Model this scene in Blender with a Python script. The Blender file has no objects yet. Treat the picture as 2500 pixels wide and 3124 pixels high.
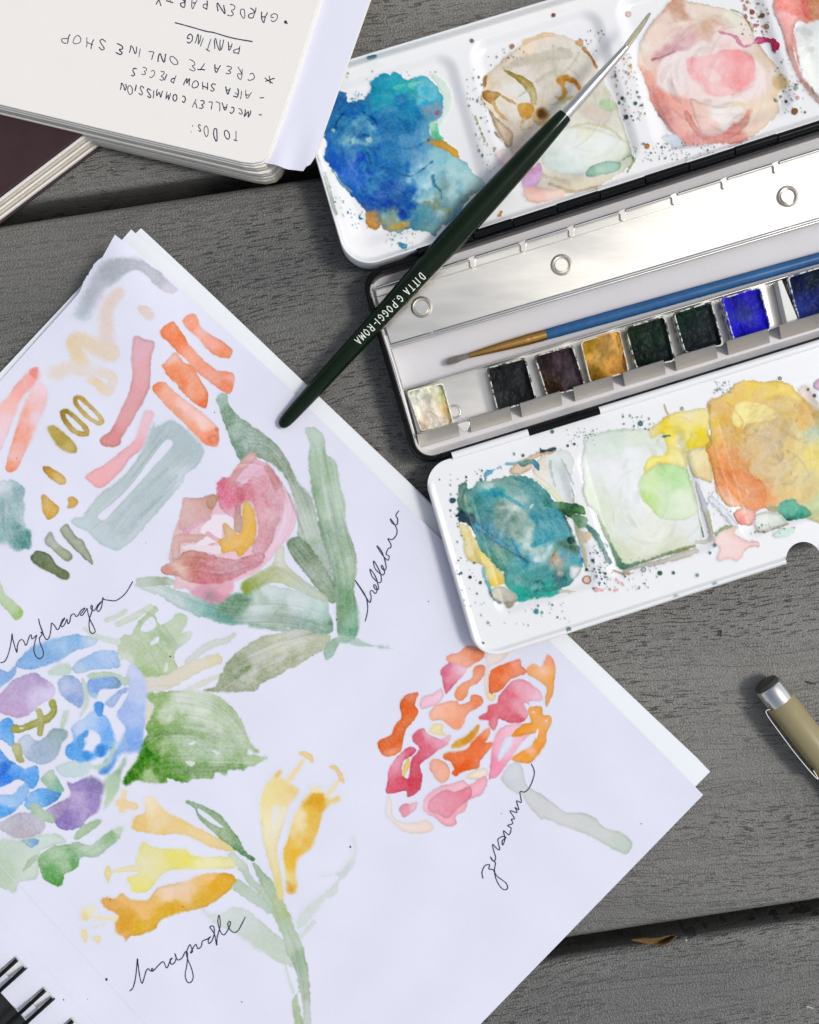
import bpy, bmesh, math, random
import numpy as np
from mathutils import Vector, geometry as mgeo
random.seed(7); RNG = np.random.default_rng(7)
SC = bpy.context.scene; COL = SC.collection
R = math.radians
# ------------------------------------------------------------------ camera (straight down over the deck), sky, sun, exposure
K = 0.00011            # metres per photograph pixel on the sheet plane
ZR = 0.005; H = 0.40   # reference height and camera height (m)
cam_d = bpy.data.cameras.new('camera'); cam = bpy.data.objects.new('camera', cam_d); COL.objects.link(cam)
cam.location = (0, 0, H); cam.rotation_euler = (0, 0, 0)
cam_d.sensor_fit = 'VERTICAL'; cam_d.angle = 2*math.atan(3124*K/2/(H-ZR)); cam_d.clip_start = 0.01; cam_d.clip_end = 400
SC.camera = cam
SUN_EL, SUN_AZ = R(58), R(88)       # azimuth from +y (top of the picture) towards +x
w = bpy.data.worlds.new('World'); SC.world = w; w.use_nodes = True
nt = w.node_tree; nt.nodes.clear()
o_ = nt.nodes.new('ShaderNodeOutputWorld'); b_ = nt.nodes.new('ShaderNodeBackground'); s_ = nt.nodes.new('ShaderNodeTexSky')
h_ = nt.nodes.new('ShaderNodeHueSaturation'); h_.inputs['Saturation'].default_value = 0.5
s_.sky_type = 'NISHITA'; s_.sun_disc = False; s_.sun_elevation = SUN_EL; s_.sun_rotation = SUN_AZ
s_.air_density = 1.0; s_.dust_density = 2.0; s_.ozone_density = 1.0
nt.links.new(s_.outputs[0], h_.inputs['Color']); nt.links.new(h_.outputs[0], b_.inputs['Color']); nt.links.new(b_.outputs[0], o_.inputs[0])
b_.inputs['Strength'].default_value = 0.13
sun_d = bpy.data.lights.new('sun', 'SUN'); sun = bpy.data.objects.new('sun', sun_d); COL.objects.link(sun)
sun_d.energy = 1.5; sun_d.angle = R(12); sun_d.color = (1.0, 0.98, 0.95)
sun.rotation_euler = Vector((-math.sin(SUN_AZ)*math.cos(SUN_EL), -math.cos(SUN_AZ)*math.cos(SUN_EL), -math.sin(SUN_EL))).to_track_quat('-Z', 'Y').to_euler()
SC.view_settings.view_transform = 'Standard'; SC.view_settings.look = 'None'; SC.view_settings.gamma = 1
SC.view_settings.exposure = 0.09
SC.cycles.max_bounces = 6; SC.cycles.diffuse_bounces = 3; SC.cycles.glossy_bounces = 4
ILL = np.array([1.00, 1.02, 1.10])  # what a white card reflects here, for turning seen colours into base colours
# ------------------------------------------------------------------ helpers
def P(x, y, z):
    """point of the place at height z that the photograph shows at pixel x, y (works on arrays)"""
    f = K*(H-z)/(H-ZR)
    return np.stack([(np.asarray(x, float)-1250)*f, (1562-np.asarray(y, float))*f, np.asarray(z, float)+0*np.asarray(x, float)], -1)
def lin(c):
    c = np.asarray(c, float); return np.where(c <= 0.04045, c/12.92, ((c+0.055)/1.055)**2.4)
def hx(h): return np.array([int(h[i:i+2], 16) for i in (0, 2, 4)])/255.0
def alb(h):
    c = lin(hx(h)) if isinstance(h, str) else lin(h); return np.clip(c/ILL, 0.004, 0.9)
ZONE = {'A': (0, 0, .72464), 'B': (900, 0, .49275), 'C': (1650, 0, .49275), 'D': (1050, 700, .43478), 'E': (1750, 700, .43478),
        'F': (1250, 1250, .37681), 'G': (1800, 1150, .4058), '1': (0, 660, .49855), '2': (0, 1380, .4058), '3': (450, 1150, .46377),
        '4': (0, 1900, .49855), '5': (200, 2250, .52174), '6': (1100, 1900, .52174), '7': (0, 2550, .4058), '8': (1600, 1950, .54446), 'S': (0, 0, 1)}
def pts(zone, s):
    ox, oy, k = ZONE[zone]
    a = np.array([[float(q) for q in p.split(',')] for p in s.split()]) if isinstance(s, str) else np.array(s, float)
    return a*k+np.array([ox, oy])
def smooth(p, n=6, closed=True):
    p = np.asarray(p, float); m = len(p); out = []
    t = np.linspace(0, 1, n, endpoint=False)[:, None]
    for i in range(m if closed else m-1):
        if closed: a, b, c, d = p[i-1], p[i], p[(i+1) % m], p[(i+2) % m]
        else: a, b, c, d = p[max(i-1, 0)], p[i], p[i+1], p[min(i+2, m-1)]
        out.append(0.5*((2*b)+(c-a)*t+(2*a-5*b+4*c-d)*t**2+(-a+3*b-3*c+d)*t**3))
    if not closed: out.append(p[-1:])
    return np.concatenate(out)
def sstep(a, b, x):
    t = np.clip((x-a)/(b-a), 0, 1); return t*t*(3-2*t)
ORG = {}
def empty(name, loc, label=None, cat=None, group=None, kind=None):
    o = bpy.data.objects.new(name, None); COL.objects.link(o); o.location = loc; o.empty_display_size = 0.01
    ORG[o.name] = np.array(loc, float); tag(o, label, cat, group, kind); return o
def tag(o, label=None, cat=None, group=None, kind=None):
    for k, v in (('label', label), ('category', cat), ('group', group), ('kind', kind)):
        if v: o[k] = v
    return o
def link(name, me, mat, parent, org):
    o = bpy.data.objects.new(name, me); COL.objects.link(o)
    if mat is not None: me.materials.append(mat)
    if parent is not None: o.parent = parent
    else: o.location = org
    ORG[o.name] = org; return o
def mesh(name, verts, faces, mat, parent=None, org=None, sm=True, attrs=None, bevel=0, subs=0, quads=None):
    """one mesh object; verts are in the place's coordinates"""
    if org is None: org = ORG[parent.name] if parent is not None else np.zeros(3)
    org = np.asarray(org, float); v = np.asarray(verts, float)-org
    me = bpy.data.meshes.new(name)
    if quads is not None:
        q = np.asarray(quads, np.int32); n = len(q)
        me.vertices.add(len(v)); me.vertices.foreach_set('co', v.astype(np.float32).ravel())
        me.loops.add(4*n); me.loops.foreach_set('vertex_index', q.ravel())
        me.polygons.add(n); me.polygons.foreach_set('loop_start', np.arange(0, 4*n, 4, dtype=np.int32))
        me.update(calc_edges=True)
    else:
        me.from_pydata([tuple(a) for a in v], [], [tuple(int(i) for i in f) for f in faces]); me.update()
        bm = bmesh.new(); bm.from_mesh(me); bmesh.ops.recalc_face_normals(bm, faces=bm.faces); bm.to_mesh(me); bm.free()
    if sm: me.polygons.foreach_set('use_smooth', np.ones(len(me.polygons), bool))
    for k, a in (attrs or {}).items():
        if a.ndim == 2:
            at = me.attributes.new(k, 'FLOAT_COLOR', 'POINT'); c = np.ones((len(a), 4), np.float32); c[:, :a.shape[1]] = a
            at.data.foreach_set('color', c.ravel())
        else:
            at = me.attributes.new(k, 'FLOAT', 'POINT'); at.data.foreach_set('value', a.astype(np.float32))
    o = link(name, me, mat, parent, org)
    if bevel:
        m = o.modifiers.new('bevel', 'BEVEL'); m.width = bevel; m.segments = 3; m.limit_method = 'ANGLE'; m.angle_limit = R(35)
        m.harden_normals = False
    if subs:
        m = o.modifiers.new('subdivision', 'SUBSURF'); m.levels = m.render_levels = subs
    return o
def flat_shade(o, ang=40):
    me = o.data
    if hasattr(me, 'set_sharp_from_angle'): me.set_sharp_from_angle(angle=R(ang))
    return o
def grid_quads(nu, nv):
    i = np.arange(nu*nv).reshape(nv, nu)
    return np.stack([i[:-1, :-1], i[1:, :-1], i[1:, 1:], i[:-1, 1:]], -1).reshape(-1, 4)
def loft(name, loops, mat, parent=None, org=None, cap0=True, cap1=True, closed=True, ang=40, **kw):
    n = len(loops[0]); v = np.concatenate(loops); f = []
    for k in range(len(loops)-1):
        for i in range(n if closed else n-1):
            j = (i+1) % n; f.append((k*n+i, k*n+j, (k+1)*n+j, (k+1)*n+i))
    if cap0: f.append(tuple(range(n))[::-1])
    if cap1: f.append(tuple((len(loops)-1)*n+i for i in range(n)))
    return flat_shade(mesh(name, v, f, mat, parent, org, **kw), ang)
def slab(name, px, z0, z1, mat, parent=None, org=None, bevel=0.0002, **kw):
    """flat piece with the outline px (photograph pixels at its top), from height z0 to z1"""
    top = P(px[:, 0], px[:, 1], z1); bot = top.copy(); bot[:, 2] = z0
    return loft(name, [bot, top], mat, parent, org, bevel=bevel, **kw)
def tube(name, path, rad, mat, parent=None, org=None, n=12, cap=True, flatten=1.0, **kw):
    path = np.asarray(path, float); rad = np.broadcast_to(np.asarray(rad, float), (len(path),)); loops = []
    up = np.array([0, 0, 1.0])
    for i, p in enumerate(path):
        t = path[min(i+1, len(path)-1)]-path[max(i-1, 0)]; t /= np.linalg.norm(t)+1e-12
        a = np.cross(up, t)
        if np.linalg.norm(a) < 1e-3: a = np.cross((1, 0, 0), t)
        a /= np.linalg.norm(a); b = np.cross(t, a)
        th = np.linspace(0, 2*math.pi, n, endpoint=False)[:, None]
        loops.append(p+rad[i]*(np.cos(th)*a+np.sin(th)*b*flatten))
    return loft(name, loops, mat, parent, org, cap0=cap, cap1=cap, ang=50, **kw)
def ribbon(name, lines, width, z, mat, parent, org=None):
    """ink lines lying on a sheet: flat strokes following the sheet height z(px,py)"""
    v, f = [], []
    for ln, wd in lines:
        ln = np.asarray(ln, float)
        d = np.gradient(ln, axis=0); d /= np.linalg.norm(d, axis=1)[:, None]+1e-9
        nrm = np.stack([-d[:, 1], d[:, 0]], 1); wv = wd*width*(0.85+0.3*RNG.random(len(ln)))[:, None]/2
        a, b = ln+nrm*wv, ln-nrm*wv; o0 = len(v)
        for q in (a, b):
            zz = z(q[:, 0], q[:, 1]); v.extend(P(q[:, 0], q[:, 1], zz))
        m = len(ln); f += [(o0+i, o0+i+1, o0+m+i+1, o0+m+i) for i in range(m-1)]
    return mesh(name, np.array(v), f, mat, parent, org)
def isect(a, b, c, d):
    a, b, c, d = map(lambda q: np.array(q, float), (a, b, c, d)); r, s = b-a, d-c
    t = ((c-a)[0]*s[1]-(c-a)[1]*s[0])/(r[0]*s[1]-r[1]*s[0]); return a+r*t
class Quad:
    """a four-cornered frame in the picture; u runs along the top edge, v down, both in pixels"""
    def __init__(s, tl, tr, br, bl):
        s.c = [np.array(q, float) for q in (tl, tr, br, bl)]
        s.U = np.linalg.norm(s.c[1]-s.c[0]); s.V = np.linalg.norm(s.c[3]-s.c[0])
    def __call__(s, u, v):
        a, b = np.asarray(u, float)/s.U, np.asarray(v, float)/s.V; a = a[..., None]; b = b[..., None]; c = s.c
        return c[0]*(1-a)*(1-b)+c[1]*a*(1-b)+c[2]*a*b+c[3]*(1-a)*b
    def inv(s, x, y):
        u = np.full(np.shape(x), s.U/2); v = np.full(np.shape(x), s.V/2); ex = (s.c[1]-s.c[0])/s.U; ey = (s.c[3]-s.c[0])/s.V
        M = np.linalg.inv(np.stack([ex, ey], 1))
        for _ in range(12):
            p = s(u, v); du = np.stack([x-p[..., 0], y-p[..., 1]], -1) @ M.T; u = u+du[..., 0]; v = v+du[..., 1]
        return u, v
    def rrect(s, u0, v0, u1, v1, r, n=8):
        o = []
        for cx, cy, a0, rr in ((u0, v0, 180, r[0]), (u1, v0, 270, r[1]), (u1, v1, 0, r[2]), (u0, v1, 90, r[3])):
            ccx = cx+rr if cx == u0 else cx-rr; ccy = cy+rr if cy == v0 else cy-rr
            for k in range(n+1):
                t = R(a0+90*k/n); o.append((ccx+rr*math.cos(t), ccy+rr*math.sin(t)))
        o = np.array(o); return s(o[:, 0], o[:, 1])
def noise(shape, cell, seed, oct=1):
    """smooth random field 0..1 (cell in samples)"""
    g = np.random.default_rng(seed); out = np.zeros(shape, np.float32); amp = 1; tot = 0
    for k in range(oct):
        c = max(cell/2**k, 1.01); h, w_ = int(shape[0]/c)+3, int(shape[1]/c)+3
        t = g.random((h, w_)).astype(np.float32)
        y = np.arange(shape[0])/c; x = np.arange(shape[1])/c; yi = y.astype(int); xi = x.astype(int)
        fy = (y-yi)[:, None]; fx = (x-xi)[None]; fy = fy*fy*(3-2*fy); fx = fx*fx*(3-2*fx)
        a = t[yi][:, xi]; b = t[yi][:, xi+1]; cc = t[yi+1][:, xi]; d = t[yi+1][:, xi+1]
        out += amp*((a*(1-fx)+b*fx)*(1-fy)+(cc*(1-fx)+d*fx)*fy); tot += amp; amp *= .55
    return np.clip((out/tot-.5)*(1+.25*oct)+.5, 0, 1)
# ------------------------------------------------------------------ materials
def nodes(name):
    m = bpy.data.materials.new(name); m.use_nodes = True; t = m.node_tree; t.nodes.clear()
    o = t.nodes.new('ShaderNodeOutputMaterial'); b = t.nodes.new('ShaderNodeBsdfPrincipled'); t.links.new(b.outputs[0], o.inputs[0])
    return m, t, b
def N(t, typ, **kw):
    n = t.nodes.new('ShaderNode'+typ)
    for k, v in kw.items():
        if k.startswith('i_'): n.inputs[k[2:].replace('_', ' ')].default_value = v
        else: setattr(n, k, v)
    return n
def ramp(t, stops, src):
    r = t.nodes.new('ShaderNodeValToRGB'); e = r.color_ramp.elements
    while len(e) < len(stops): e.new(0.5)
    for q, (p, c) in zip(e, stops): q.position = p; q.color = (*c, 1) if len(c) == 3 else c
    t.links.new(src, r.inputs[0]); return r
def pmat(name, colour, rough=0.5, metal=0.0, coat=0.0, bump=0.0, scale=800, var=0.06, spec=0.5, stretch=None, bump_d=0.0001):
    m, t, b = nodes(name); c = alb(colour)
    tc = N(t, 'TexCoord'); src = tc.outputs['Object']
    if stretch:
        mp = N(t, 'Mapping'); mp.inputs['Scale'].default_value = stretch[:3]; mp.inputs['Rotation'].default_value = (0, 0, stretch[3])
        t.links.new(src, mp.inputs[0]); src = mp.outputs[0]
    n1 = N(t, 'TexNoise', i_Scale=scale, i_Detail=4.0, i_Roughness=0.6); t.links.new(src, n1.inputs['Vector'])
    n2 = N(t, 'TexNoise', i_Scale=scale/12, i_Detail=3.0); t.links.new(src, n2.inputs['Vector'])
    mx = N(t, 'Math', operation='ADD'); t.links.new(n1.outputs[0], mx.inputs[0]); t.links.new(n2.outputs[0], mx.inputs[1])
    rp = ramp(t, [(0.6, np.clip(c*(1-var), 0, 1)), (1.4, np.clip(c*(1+var), 0, 1))], mx.outputs[0])
    hv = N(t, 'Math', operation='MULTIPLY'); hv.inputs[1].default_value = 0.5; t.links.new(mx.outputs[0], hv.inputs[0]); t.links.new(hv.outputs[0], rp.inputs[0])
    rp.color_ramp.elements[0].position = .3; rp.color_ramp.elements[1].position = .7
    t.links.new(rp.outputs[0], b.inputs['Base Color'])
    b.inputs['Metallic'].default_value = metal; b.inputs['Specular IOR Level'].default_value = spec
    b.inputs['Coat Weight'].default_value = coat; b.inputs['Coat Roughness'].default_value = 0.08
    rr = ramp(t, [(0.3, (max(rough-.07, 0.02),)*3), (0.7, (min(rough+.07, 1),)*3)], n2.outputs[0]); t.links.new(rr.outputs[0], b.inputs['Roughness'])
    if bump:
        bp = N(t, 'Bump', i_Strength=bump, i_Distance=bump_d); t.links.new(n1.outputs[0], bp.inputs['Height']); t.links.new(bp.outputs[0], b.inputs['Normal'])
    return m
def film_mat(name, rough, coat=0.0, bump=0.15, scale=1500, dist=0.0001, spec=0.5):
    """dried paint: its colour comes from the pigment laid down (stored per vertex), plus fine grain"""
    m, t, b = nodes(name)
    a = N(t, 'Attribute', attribute_name='pigment'); tc = N(t, 'TexCoord')
    n1 = N(t, 'TexNoise', i_Scale=scale, i_Detail=3.0, i_Roughness=0.6); t.links.new(tc.outputs['Object'], n1.inputs['Vector'])
    g = ramp(t, [(0.3, (.965,)*3), (0.7, (1.03,)*3)], n1.outputs[0])
    mx = N(t, 'MixRGB', blend_type='MULTIPLY'); mx.inputs[0].default_value = 1
    t.links.new(a.outputs['Color'], mx.inputs[1]); t.links.new(g.outputs[0], mx.inputs[2]); t.links.new(mx.outputs[0], b.inputs['Base Color'])
    b.inputs['Roughness'].default_value = rough; b.inputs['Coat Weight'].default_value = coat; b.inputs['Coat Roughness'].default_value = .12
    b.inputs['Specular IOR Level'].default_value = spec
    if bump:
        bp = N(t, 'Bump', i_Strength=bump, i_Distance=dist); t.links.new(n1.outputs[0], bp.inputs['Height']); t.links.new(bp.outputs[0], b.inputs['Normal'])
    return m
PAPER = 'e0e2f5'; CREAM = 'ece9e8'; ENAMEL = 'ecedf3'
M = {}
M['paper'] = pmat('sketch_paper', PAPER, 0.85, bump=0.45, scale=1500, var=0.018, spec=.2)
M['paper_white'] = pmat('white_paper', 'edf1fa', 0.85, bump=0.1, scale=1500, var=0.012, spec=.2)
M['cream'] = pmat('cream_paper', CREAM, 0.85, bump=0.08, scale=1800, var=0.012, spec=.2)
M['cream_edge'] = pmat('cream_paper_edges', 'c8bfb3', 0.9, bump=0.5, scale=900, var=0.18, spec=.15)
M['loose'] = pmat('loose_white_paper', 'e2e3f5', 0.85, bump=0.1, scale=1500, var=0.012, spec=.2)
M['enamel'] = pmat('white_enamel', ENAMEL, 0.2, bump=0.02, scale=300, var=0.012, spec=.35)
M['enamel_grey'] = pmat('white_lacquer', 'dcdbe3', 0.3, bump=0.02, scale=300, var=0.02)
M['black'] = pmat('black_lacquer', '0b0c10', 0.16, bump=0.03, scale=600, var=0.2, spec=.15)
M['silver'] = pmat('tinned_steel', 'e4e2df', 0.32, metal=1.0, bump=0.06, scale=900, var=0.05, stretch=(.25, 1, 1, R(-17)))
M['chrome'] = pmat('bright_steel', 'dcdcdc', 0.14, metal=1.0, bump=0.03, scale=900, var=0.05)
M['ink'] = pmat('blue_black_ink', '18204a', 0.6, var=0.25, scale=2500)
M['green'] = pmat('dark_green_lacquer', '041d0b', 0.12, bump=0.0, scale=900, var=0.35, spec=.2)
M['white_print'] = pmat('white_print', 'e6ebe6', 0.5, var=0.03)
M['gold'] = pmat('brass_ferrule', 'c99a56', 0.26, metal=1.0, bump=0.08, scale=700, var=0.12)
M['blue'] = pmat('blue_lacquer', '225a90', 0.2, bump=0.06, scale=400, var=0.3, coat=.2)
M['hair'] = pmat('pale_bristle', 'cfcab8', 0.6, bump=0.5, scale=2500, var=0.15)
M['hair_dark'] = pmat('grey_bristle', 'a39c94', 0.6, bump=0.5, scale=2500, var=0.2)
M['tan'] = pmat('olive_beige_plastic', '9d916e', 0.35, bump=0.03, scale=900, var=0.04)
M['dark_plastic'] = pmat('dark_plastic', '3d3b35', 0.4, var=0.1)
M['plastic'] = pmat('white_plastic', 'dfe0dc', 0.4, var=0.03, scale=500)
M['burgundy'] = pmat('burgundy_cover', '33191e', 0.55, bump=0.3, scale=1400, var=0.15)
M['kraft'] = pmat('brown_cover', '6b5240', 0.6, bump=0.2, scale=1200, var=0.12)
M['board'] = pmat('black_card', '1d1e1c', 0.7, bump=0.3, scale=900, var=0.12)
M['wire'] = pmat('black_wire', '08090d', 0.25, var=0.15, spec=.2)
M['leaf'] = pmat('dry_leaf', '6e5128', 0.75, bump=0.8, scale=700, var=0.35)
M['twig'] = pmat('dry_twig', '4a3522', 0.8, bump=0.5, scale=900, var=0.3)
M['straw'] = pmat('pale_straw', 'c4bca8', 0.8, bump=0.5, scale=900, var=0.2)
M['film'] = film_mat('watercolour', 0.85, spec=.1, bump=.45)
M['gloss_film'] = film_mat('dried_paint', 0.3, coat=.0, bump=.12, scale=500, dist=.0002, spec=.12)
M['pan_film'] = film_mat('pan_paint', 0.38, bump=.2, scale=500, dist=.0003, spec=.05)
def deck_mat():
    m, t, b = nodes('grey_composite_deck'); tc = N(t, 'TexCoord'); oi = N(t, 'ObjectInfo')
    off = N(t, 'VectorMath', operation='SCALE'); cb = N(t, 'CombineXYZ'); t.links.new(oi.outputs['Random'], cb.inputs[0]); t.links.new(oi.outputs['Random'], cb.inputs[1])
    t.links.new(cb.outputs[0], off.inputs[0]); off.inputs['Scale'].default_value = 7.3
    add = N(t, 'VectorMath', operation='ADD'); t.links.new(tc.outputs['Object'], add.inputs[0]); t.links.new(off.outputs[0], add.inputs[1]); base = add.outputs[0]
    # gentle waviness of the grain
    wn = N(t, 'TexNoise', i_Scale=9.0, i_Detail=2.0); t.links.new(base, wn.inputs['Vector'])
    wv = N(t, 'VectorMath', operation='MULTIPLY_ADD'); wv.inputs[1].default_value = (0, .024, 0); t.links.new(wn.outputs['Color'], wv.inputs[0]); t.links.new(base, wv.inputs[2])
    def st(sx, sy, sz=60, dx=0.0):
        mp = N(t, 'Mapping'); mp.inputs['Scale'].default_value = (sx, sy, sz); mp.inputs['Location'].default_value = (dx, dx*1.7, 0); t.links.new(wv.outputs[0], mp.inputs[0]); return mp.outputs[0]
    def nz(v, det, rough=.55):
        n = N(t, 'TexNoise', i_Scale=1.0, i_Detail=det, i_Roughness=rough); t.links.new(v, n.inputs['Vector']); return n.outputs[0]
    def mth(op, a, bb, cl=False):
        n = N(t, 'Math', operation=op, use_clamp=cl)
        for k, q in enumerate((a, bb)):
            if isinstance(q, (int, float)): n.inputs[k].default_value = q
            else: t.links.new(q, n.inputs[k])
        return n.outputs[0]
    fine = nz(st(1500, 1700, 1500), 1.5)
    streak = nz(st(22, 300), 3, .55)
    lines = ramp(t, [(.465, (1,)*3), (.50, (0,)*3), (.535, (1,)*3)], nz(st(16, 210, 60, 3.1), 2)).outputs[0]
    dash = ramp(t, [(.335, (0,)*3), (.40, (1,)*3)], nz(st(200, 1450, 60, 5.7), 1.0)).outputs[0]
    zone = ramp(t, [(.36, (0,)*3), (.56, (1,)*3)], nz(st(7, 60, 20, 1.3), 2)).outputs[0]
    dz = mth('MAXIMUM', dash, mth('SUBTRACT', 1.0, mth('MULTIPLY', zone, .95)))
    h = mth('ADD', mth('MULTIPLY', fine, .62), mth('MULTIPLY', streak, .42))
    h = mth('ADD', h, mth('MULTIPLY', lines, .16)); h = mth('ADD', h, mth('MULTIPLY', dz, .6))
    bp = N(t, 'Bump', i_Strength=0.9, i_Distance=0.0010); t.links.new(h, bp.inputs['Height']); t.links.new(bp.outputs[0], b.inputs['Normal'])
    big = nz(st(3, 14, 20, 9.2), 3)
    c1 = ramp(t, [(.3, alb('5f5f5e')), (.7, alb('7d7b78'))], big)
    pit_tone = mth('MULTIPLY', dz, mth('ADD', mth('MULTIPLY', lines, .18), .82)); 
    c2 = ramp(t, [(.0, (.45,)*3), (1, (1,)*3)], pit_tone)  # darker colour in the embossed dashes and along the grain lines
    grain = ramp(t, [(.3, (.89,)*3), (.7, (1.07,)*3)], streak)
    m1 = N(t, 'MixRGB', blend_type='MULTIPLY'); m1.inputs[0].default_value = 1; t.links.new(c1.outputs[0], m1.inputs[1]); t.links.new(c2.outputs[0], m1.inputs[2])
    m2 = N(t, 'MixRGB', blend_type='MULTIPLY'); m2.inputs[0].default_value = 1; t.links.new(m1.outputs[0], m2.inputs[1]); t.links.new(grain.outputs[0], m2.inputs[2])
    fl = ramp(t, [(.3, (.88,)*3), (.7, (1.12,)*3)], fine); m3 = N(t, 'MixRGB', blend_type='MULTIPLY'); m3.inputs[0].default_value = 1; t.links.new(m2.outputs[0], m3.inputs[1]); t.links.new(fl.outputs[0], m3.inputs[2]); t.links.new(m3.outputs[0], b.inputs['Base Color']); b.inputs['Roughness'].default_value = .43; b.inputs['Specular IOR Level'].default_value = .6
    return m
M['deck'] = deck_mat()
M['soil'] = pmat('dark_soil', '2b2622', 0.95, bump=.5, scale=60, var=.3)
# ------------------------------------------------------------------ the deck: boards with rounded edges over dark ground
g = 30.0
gr = mesh('ground', [(-g, -g, -.35), (g, -g, -.35), (g, g, -.35), (-g, g, -.35)], [(0, 1, 2, 3)], M['soil']); tag(gr, 'dark soil below the gaps of the deck', None, None, 'structure')
deck = empty('deck', (0, 0, 0), 'grey embossed composite deck boards under everything', None, None, 'structure')
BA = R(8.75); PITCH = 2471*K/2*(H/(H-ZR)); GAP = 0.0058; BW = PITCH-GAP
prof = []
rr_ = .0030
for cx, cz, a0 in ((BW/2-rr_, -rr_, 0), (-BW/2+rr_, -rr_, 90)):
    for k in range(6):
        t = R(a0+90*k/5); prof.append((cx+rr_*math.cos(t), cz+rr_*math.sin(t)))
prof += [(-BW/2, -.028), (BW/2, -.028)]
L = 1.3; n = len(prof); bv = [(x, y, z) for x in (-L, L) for y, z in prof]
bf = [(i, (i+1) % n, n+(i+1) % n, n+i) for i in range(n)]+[tuple(range(n))[::-1], tuple(range(n, 2*n))]
first = None
gp = P(1250, 467, 0)     # a point on the upper gap
nx, ny = -math.sin(BA), math.cos(BA)
for k in range(-4, 4):
    off = gp[0]*nx+gp[1]*ny+(k+.5)*PITCH
    if first is None:
        first = mesh('deck_board', bv, bf, M['deck'], deck); flat_shade(first, 50); o = first
    else:
        o = first.copy(); COL.objects.link(o)
    o.location = (nx*off, ny*off, 0); o.rotation_euler = (0, 0, BA)
# ------------------------------------------------------------------ sheets
def resample(p, n):
    p = np.asarray(p, float); d = np.r_[0, np.cumsum(np.linalg.norm(np.diff(p, axis=0), axis=1))]; t = np.linspace(0, d[-1], n)
    return np.stack([np.interp(t, d, p[:, 0]), np.interp(t, d, p[:, 1])], 1)
def coons(top, left, bottom, right, nu, nv):
    t, b, l, r = resample(top, nu), resample(bottom, nu), resample(left, nv), resample(right, nv)
    a = np.linspace(0, 1, nu)[None, :, None]; c = np.linspace(0, 1, nv)[:, None, None]
    return t[None]*(1-c)+b[None]*c+l[:, None]*(1-a)+r[:, None]*a-(t[0]*(1-a)*(1-c)+t[-1]*a*(1-c)+b[0]*(1-a)*c+b[-1]*a*c)
def sheet(name, g, zf, thick, mat, parent=None, org=None):
    """thin sheet over the pixel grid g, with real thickness"""
    nv, nu = g.shape[:2]; x, y = g[..., 0].ravel(), g[..., 1].ravel()
    top = P(x, y, zf(x, y)); bot = top-np.array([0, 0, thick]); q = grid_quads(nu, nv); m = nu*nv
    i = np.arange(m).reshape(nv, nu); ring = np.r_[i[0, :], i[1:, -1], i[-1, -2::-1], i[-2:0:-1, 0]]
    rq = np.stack([ring, np.roll(ring, -1), np.roll(ring, -1)+m, ring+m], -1)
    return flat_shade(mesh(name, np.concatenate([top, bot]), None, mat, parent, org, quads=np.concatenate([q, q[:, ::-1]+m, rq])), 50)
# ------------------------------------------------------------------ spiral sketchbook
e1 = np.array([85, 93.5]); HP = np.linalg.norm(e1); e1 = e1/HP; e2 = np.array([-e1[1], e1[0]]); Q0 = np.array([49., 2914.])
def bind(a, b): return Q0+a*e1+b*e2
A_ = np.array([351., 716.])
def zpage(x, y):
    d = np.hypot(np.asarray(x)-351, np.asarray(y)-716); q = np.clip(1-d/640, 0, 1)
    return .0058+.0125*q**2+.00025*np.sin(np.asarray(x)*.004+np.asarray(y)*.0027)+.00032*np.sin(np.asarray(x)*.0155+1.3*np.sin(np.asarray(y)*.006))*np.sin(np.asarray(y)*.0125+1.1*np.sin(np.asarray(x)*.005))
right_edge = pts('S', '351,716 440,784 528,859 648,969 748,1059 860,1163 1050,1352 1250,1553 1690,1968 2000,2276 2146,2425')
left_line = ((100, 1052), (0, 1163))
D_ = isect(*left_line, bind(0, -40), bind(500, -40)); C_ = isect((2146, 2425), (1600, 2987), bind(0, -40), bind(500, -40))
left_edge = np.concatenate([pts('S', '351,716 318,776 279,847 252,882 219,921 100,1052 0,1163'), [D_]])
book = empty('spiral_sketchbook', (*P(900, 2200, 0)[:2], 0), 'open spiral sketchbook with watercolour flower studies on its lavender white page', 'sketchbook')
U1 = isect((0, 1138), (219, 905), bind(0, 108), bind(500, 108))
UB = np.array([2167., 2354.])
UC = isect((2167, 2354), (1621, 2916), bind(0, 109), bind(500, 109))
def under(tip, dz, lift, s):
    r_e = np.concatenate([[tip], tip+np.array([[25, 23]]), pts('S', '648,899 860,1101 1250,1472 1729,1934 2000,2192 2158,2341')+s, [UB+s]])
    l_e = np.concatenate([[tip], pts('S', '230,893 120,1010 0,1138'), [U1]])
    zf = lambda x, y: .0048-dz+lift*np.clip(1-np.hypot(x-tip[0], y-tip[1])/420, 0, 1)**2
    sheet('page', coons(r_e, l_e, np.stack([U1, UC]), np.stack([UB+s, UC]), 40, 24), zf, .0002, M['paper_white'], book)
under(np.array([401., 700.]), .0, .006, np.array([-3., 2.]))
under(np.array([431., 696.]), .0007, .003, np.array([0., 0.]))
# block of the remaining pages and the black back cover
blk = np.array([[432, 712], [2150, 2345], UC+[-6, 4], U1+[8, 4]])
slab('page_block', blk, .0014, .0038, M['paper_white'], book, bevel=0)
cov = np.array([[440, 716], [2150, 2352], bind(1500, 270), bind(-1200, 270)])
cov[2] = isect((2150, 2352), (1604, 2914), bind(0, 270), bind(500, 270)); cov[3] = isect((440, 716), (0, 1160), bind(0, 270), bind(500, 270))
slab('back_cover', cov, .0001, .0013, M['board'], book, bevel=.0003)
page = sheet('painted_page', coons(right_edge, left_edge, np.stack([D_, C_]), np.stack([[2146, 2425], C_]), 110, 80), zpage, .00022, M['paper'], book)
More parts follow.
